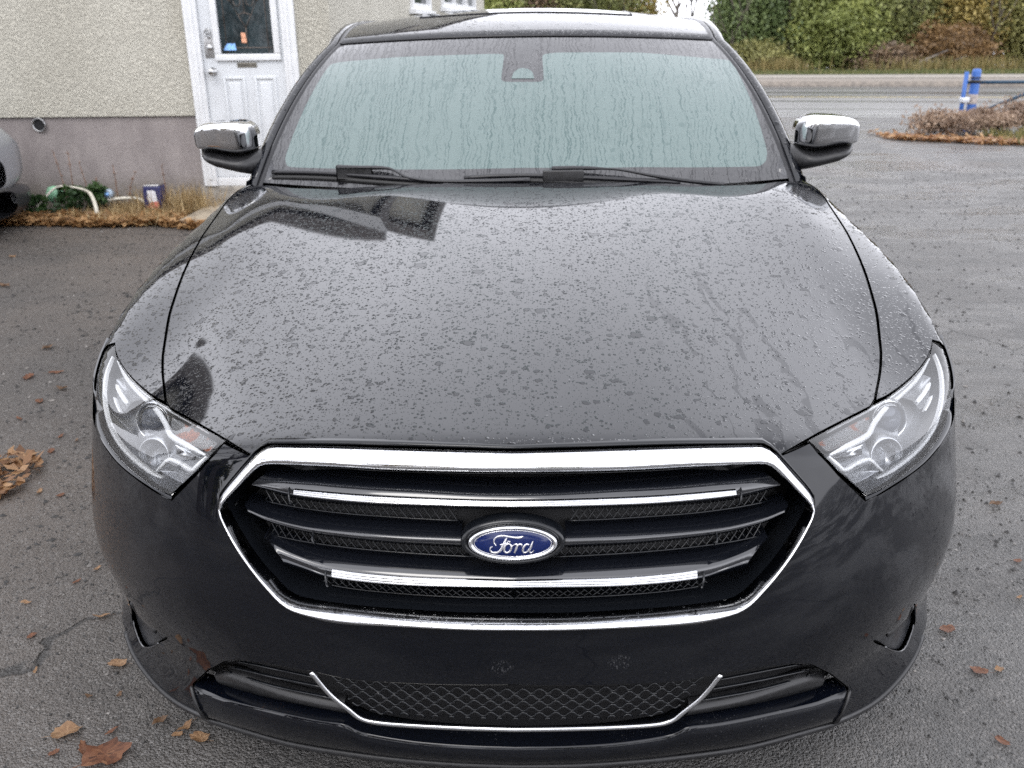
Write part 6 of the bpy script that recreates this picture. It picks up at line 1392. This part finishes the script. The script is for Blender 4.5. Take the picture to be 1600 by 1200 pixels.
# ================================================================== LOOSE LEAVES AND GRIT
LEAFM = [leaf_mat('fallen_leaf_%s' % n, c, .55) for n, c in (('rust', [(.075, .028, .014), (.17, .065, .030), (.27, .125, .06)]), ('tan', [(.16, .085, .040), (.30, .17, .085), (.42, .27, .15)]), ('brown', [(.07, .040, .022), (.15, .085, .045), (.24, .145, .08)]))]
def leaf_mesh(name, mat, size, curl, seed, lobes=5, asp=.7):
    r = np.random.default_rng(seed); n = 22; v = []; f = []; ang = np.linspace(0, 2*math.pi, n, endpoint=False)
    rad = (.74+.20*np.abs(np.cos(ang*lobes/2+.4)))*(1+.12*r.normal(size=n)); ph = r.uniform(0, 6.28, 3)
    def pt(a, q):
        x, y = q*math.cos(a), q*math.sin(a)*asp
        z = curl*(.30*y*y+.16*abs(x)+.10*q*q*math.sin(5*x+ph[0])+.10*q*q*math.sin(6*y+ph[1])+.06*q); return (x*size, y*size, max(0, z+.04)*size+.003)
    v.append((0, 0, size*.045+.003))
    for q in (.35, .7, 1.):
        for i, a in enumerate(ang): v.append(pt(a, rad[i]*q))
    for i in range(n): f.append((0, 1+i, 1+(i+1) % n))
    for k in range(2):
        for i in range(n): f.append((1+k*n+i, 1+(k+1)*n+i, 1+(k+1)*n+(i+1) % n, 1+k*n+(i+1) % n))
    k0 = len(v)
    for t in np.linspace(0, 1, 5): x = -size*(.5+.9*t); v += [(x, size*.016*s_, .004+curl*size*.12*t) for s_ in (-1, 1)]
    f += [(k0+2*i, k0+2*i+1, k0+2*i+3, k0+2*i+2) for i in range(4)]
    me = mesh_from(name, v, f, mat); at = me.attributes.new('tint', 'FLOAT', 'FACE'); at.data.foreach_set('value', np.clip(r.normal(.5, .22, len(me.polygons)), 0, 1).astype(np.float32)); return me
LV = [leaf_mesh('fallen_leaf', LEAFM[i % 3], 1., .5+.5*(i % 3), 40+i, (5, 3, 4)[i % 3], (.7, .45, .6, .35)[i % 4]) for i in range(8)]
def leaf(x, y, s, rz, k, label, group='fallen leaves scattered on the asphalt', tilt=0.):
    o = bpy.data.objects.new('fallen_leaf', LV[k % 8]); o.location = (x, y, .003+abs(tilt)*s*.8); o.scale = (s, s, s); o.rotation_euler = (tilt, tilt*.6, rz); COL.objects.link(o); tag(o, label, 'leaf', group); return o
LG = CURVES['leaf_ground']
leaf(*LG['big'][0], .034, .4, 4, 'holed pale brown leaf, upper of the big leaves in the near left corner'); leaf(*LG['big'][1], .036, 2.2, 3, 'curled red brown leaf touching the largest leaf in the near left corner', tilt=.12); leaf(*LG['big'][2], .056, .75, 0, 'largest rust brown leaf, crumpled, in the near left corner', tilt=.10)
ZONES = {}; ORD = ['nearest', 'second', 'third', 'fourth', 'fifth', 'sixth', 'seventh', 'eighth', 'ninth', 'tenth', 'eleventh', 'twelfth', 'thirteenth', 'fourteenth', 'fifteenth']
for i, (x, y) in enumerate(LG['small']):
    k = int(RNG.integers(0, 8)); zone = ('right of the car' if x > 0 else 'tucked under the left corner of the bumper' if x > -.85 else 'in the near left corner' if y < .6 else 'between the leaf pile and the car' if x > -1.5 else 'around the leaf pile' if y < 2.2 else 'on the far left asphalt')
    ZONES.setdefault(zone, []).append((y, x, k))
for zone, ls in ZONES.items():
    ls.sort()
    for i, (y, x, k) in enumerate(ls):
        leaf(x, y, RNG.uniform(.012, .026) if y < 2 else RNG.uniform(.022, .045), RNG.uniform(0, 6.28), k, 'small %s leaf lying %s, %s from the viewer' % (('rust', 'tan', 'brown')[k % 3], zone, ORD[i]))
for k, (cx_, cy_) in enumerate(LG['pile']):
    pass
pc_ = np.array(LG['pile']).mean(0)-np.array((.06, 0))
m = 190; ang = RNG.uniform(0, 6.28, m); rr_ = np.sqrt(RNG.random(m)); P = np.stack([pc_[0]+rr_*np.cos(ang)*.14, pc_[1]+rr_*np.sin(ang)*.20, (1-rr_**2)*.022*RNG.random(m)], 1)
flat_leaves('leaf_pile', P, .026, [(.12, .055, .025), (.28, .145, .065), (.44, .27, .14)], .02, kind='stuff')
# grit: small broken stones lying on the surface
def grit(name, n, x0, x1, y0, y1, smin, smax, dens=None):
    p = np.stack([RNG.uniform(x0, x1, n), RNG.uniform(y0, y1, n)], 1)
    p = p[~((np.abs(p[:, 0]) < .80) & (p[:, 1] > .15) & (p[:, 1] < 5.1))]
    base = np.array([(1, 0, 0), (-1, 0, 0), (0, 1, 0), (0, -1, 0), (0, 0, .7), (0, 0, -.4)]); fc = np.array([(0, 2, 4), (2, 1, 4), (1, 3, 4), (3, 0, 4)])
    n = len(p); s = smin+(smax-smin)*RNG.random(n)**3; a = RNG.uniform(0, 6.28, n); j = 1+.35*RNG.normal(size=(n, 6, 3)); v = base[None]*j*s[:, None, None]
    c, q = np.cos(a)[:, None], np.sin(a)[:, None]; vx = v[..., 0]*c-v[..., 1]*q; vy = v[..., 0]*q+v[..., 1]*c
    V = np.stack([vx+p[:, :1], vy+p[:, 1:], v[..., 2]+.001], -1).reshape(-1, 3); F = (fc[None]+6*np.arange(n)[:, None, None]).reshape(-1, 3)
    me = bpy.data.meshes.new(name); me.vertices.add(len(V)); me.vertices.foreach_set('co', V.astype(np.float32).ravel()); me.loops.add(F.size); me.loops.foreach_set('vertex_index', F.ravel().astype(np.int32)); me.polygons.add(len(F)); me.polygons.foreach_set('loop_start', (np.arange(len(F))*3).astype(np.int32)); me.polygons.foreach_set('loop_total', np.full(len(F), 3, np.int32)); me.update(); me.validate()
    at = me.attributes.new('tint', 'FLOAT', 'FACE'); at.data.foreach_set('value', np.repeat(RNG.random(n), 4).astype(np.float32)); me.materials.append(GRIT); o = bpy.data.objects.new(name, me); o['kind'] = 'stuff'; COL.objects.link(o)
b = NB('grit'); a_ = b.n('ShaderNodeAttribute', _attribute_name='tint'); r_ = b.n('ShaderNodeValToRGB', Fac=a_.outputs['Fac']); e_ = r_.color_ramp.elements; e_.new(.8); e_[0].color = c4(.018, .017, .016); e_[1].color = c4(.032, .030, .028); e_[2].color = c4(.22, .205, .19); b.pbr(Base__Color=r_.outputs[0], Roughness=.38, IOR=1.42); GRIT = b.m
grit('grit', 9000, -1.6, 1.75, -.1, 1.6, .0012, .0050)
grit('loose_gravel', 11000, -5.0, -.85, .8, 6.2, .002, .011)
grit('loose_stones', 11000, .8, 6.0, .8, 9.5, .002, .012)
for o in list(scene.objects):
    if o.type == 'MESH' and len(o.data.polygons) == 0: print('EMPTY MESH', o.name)
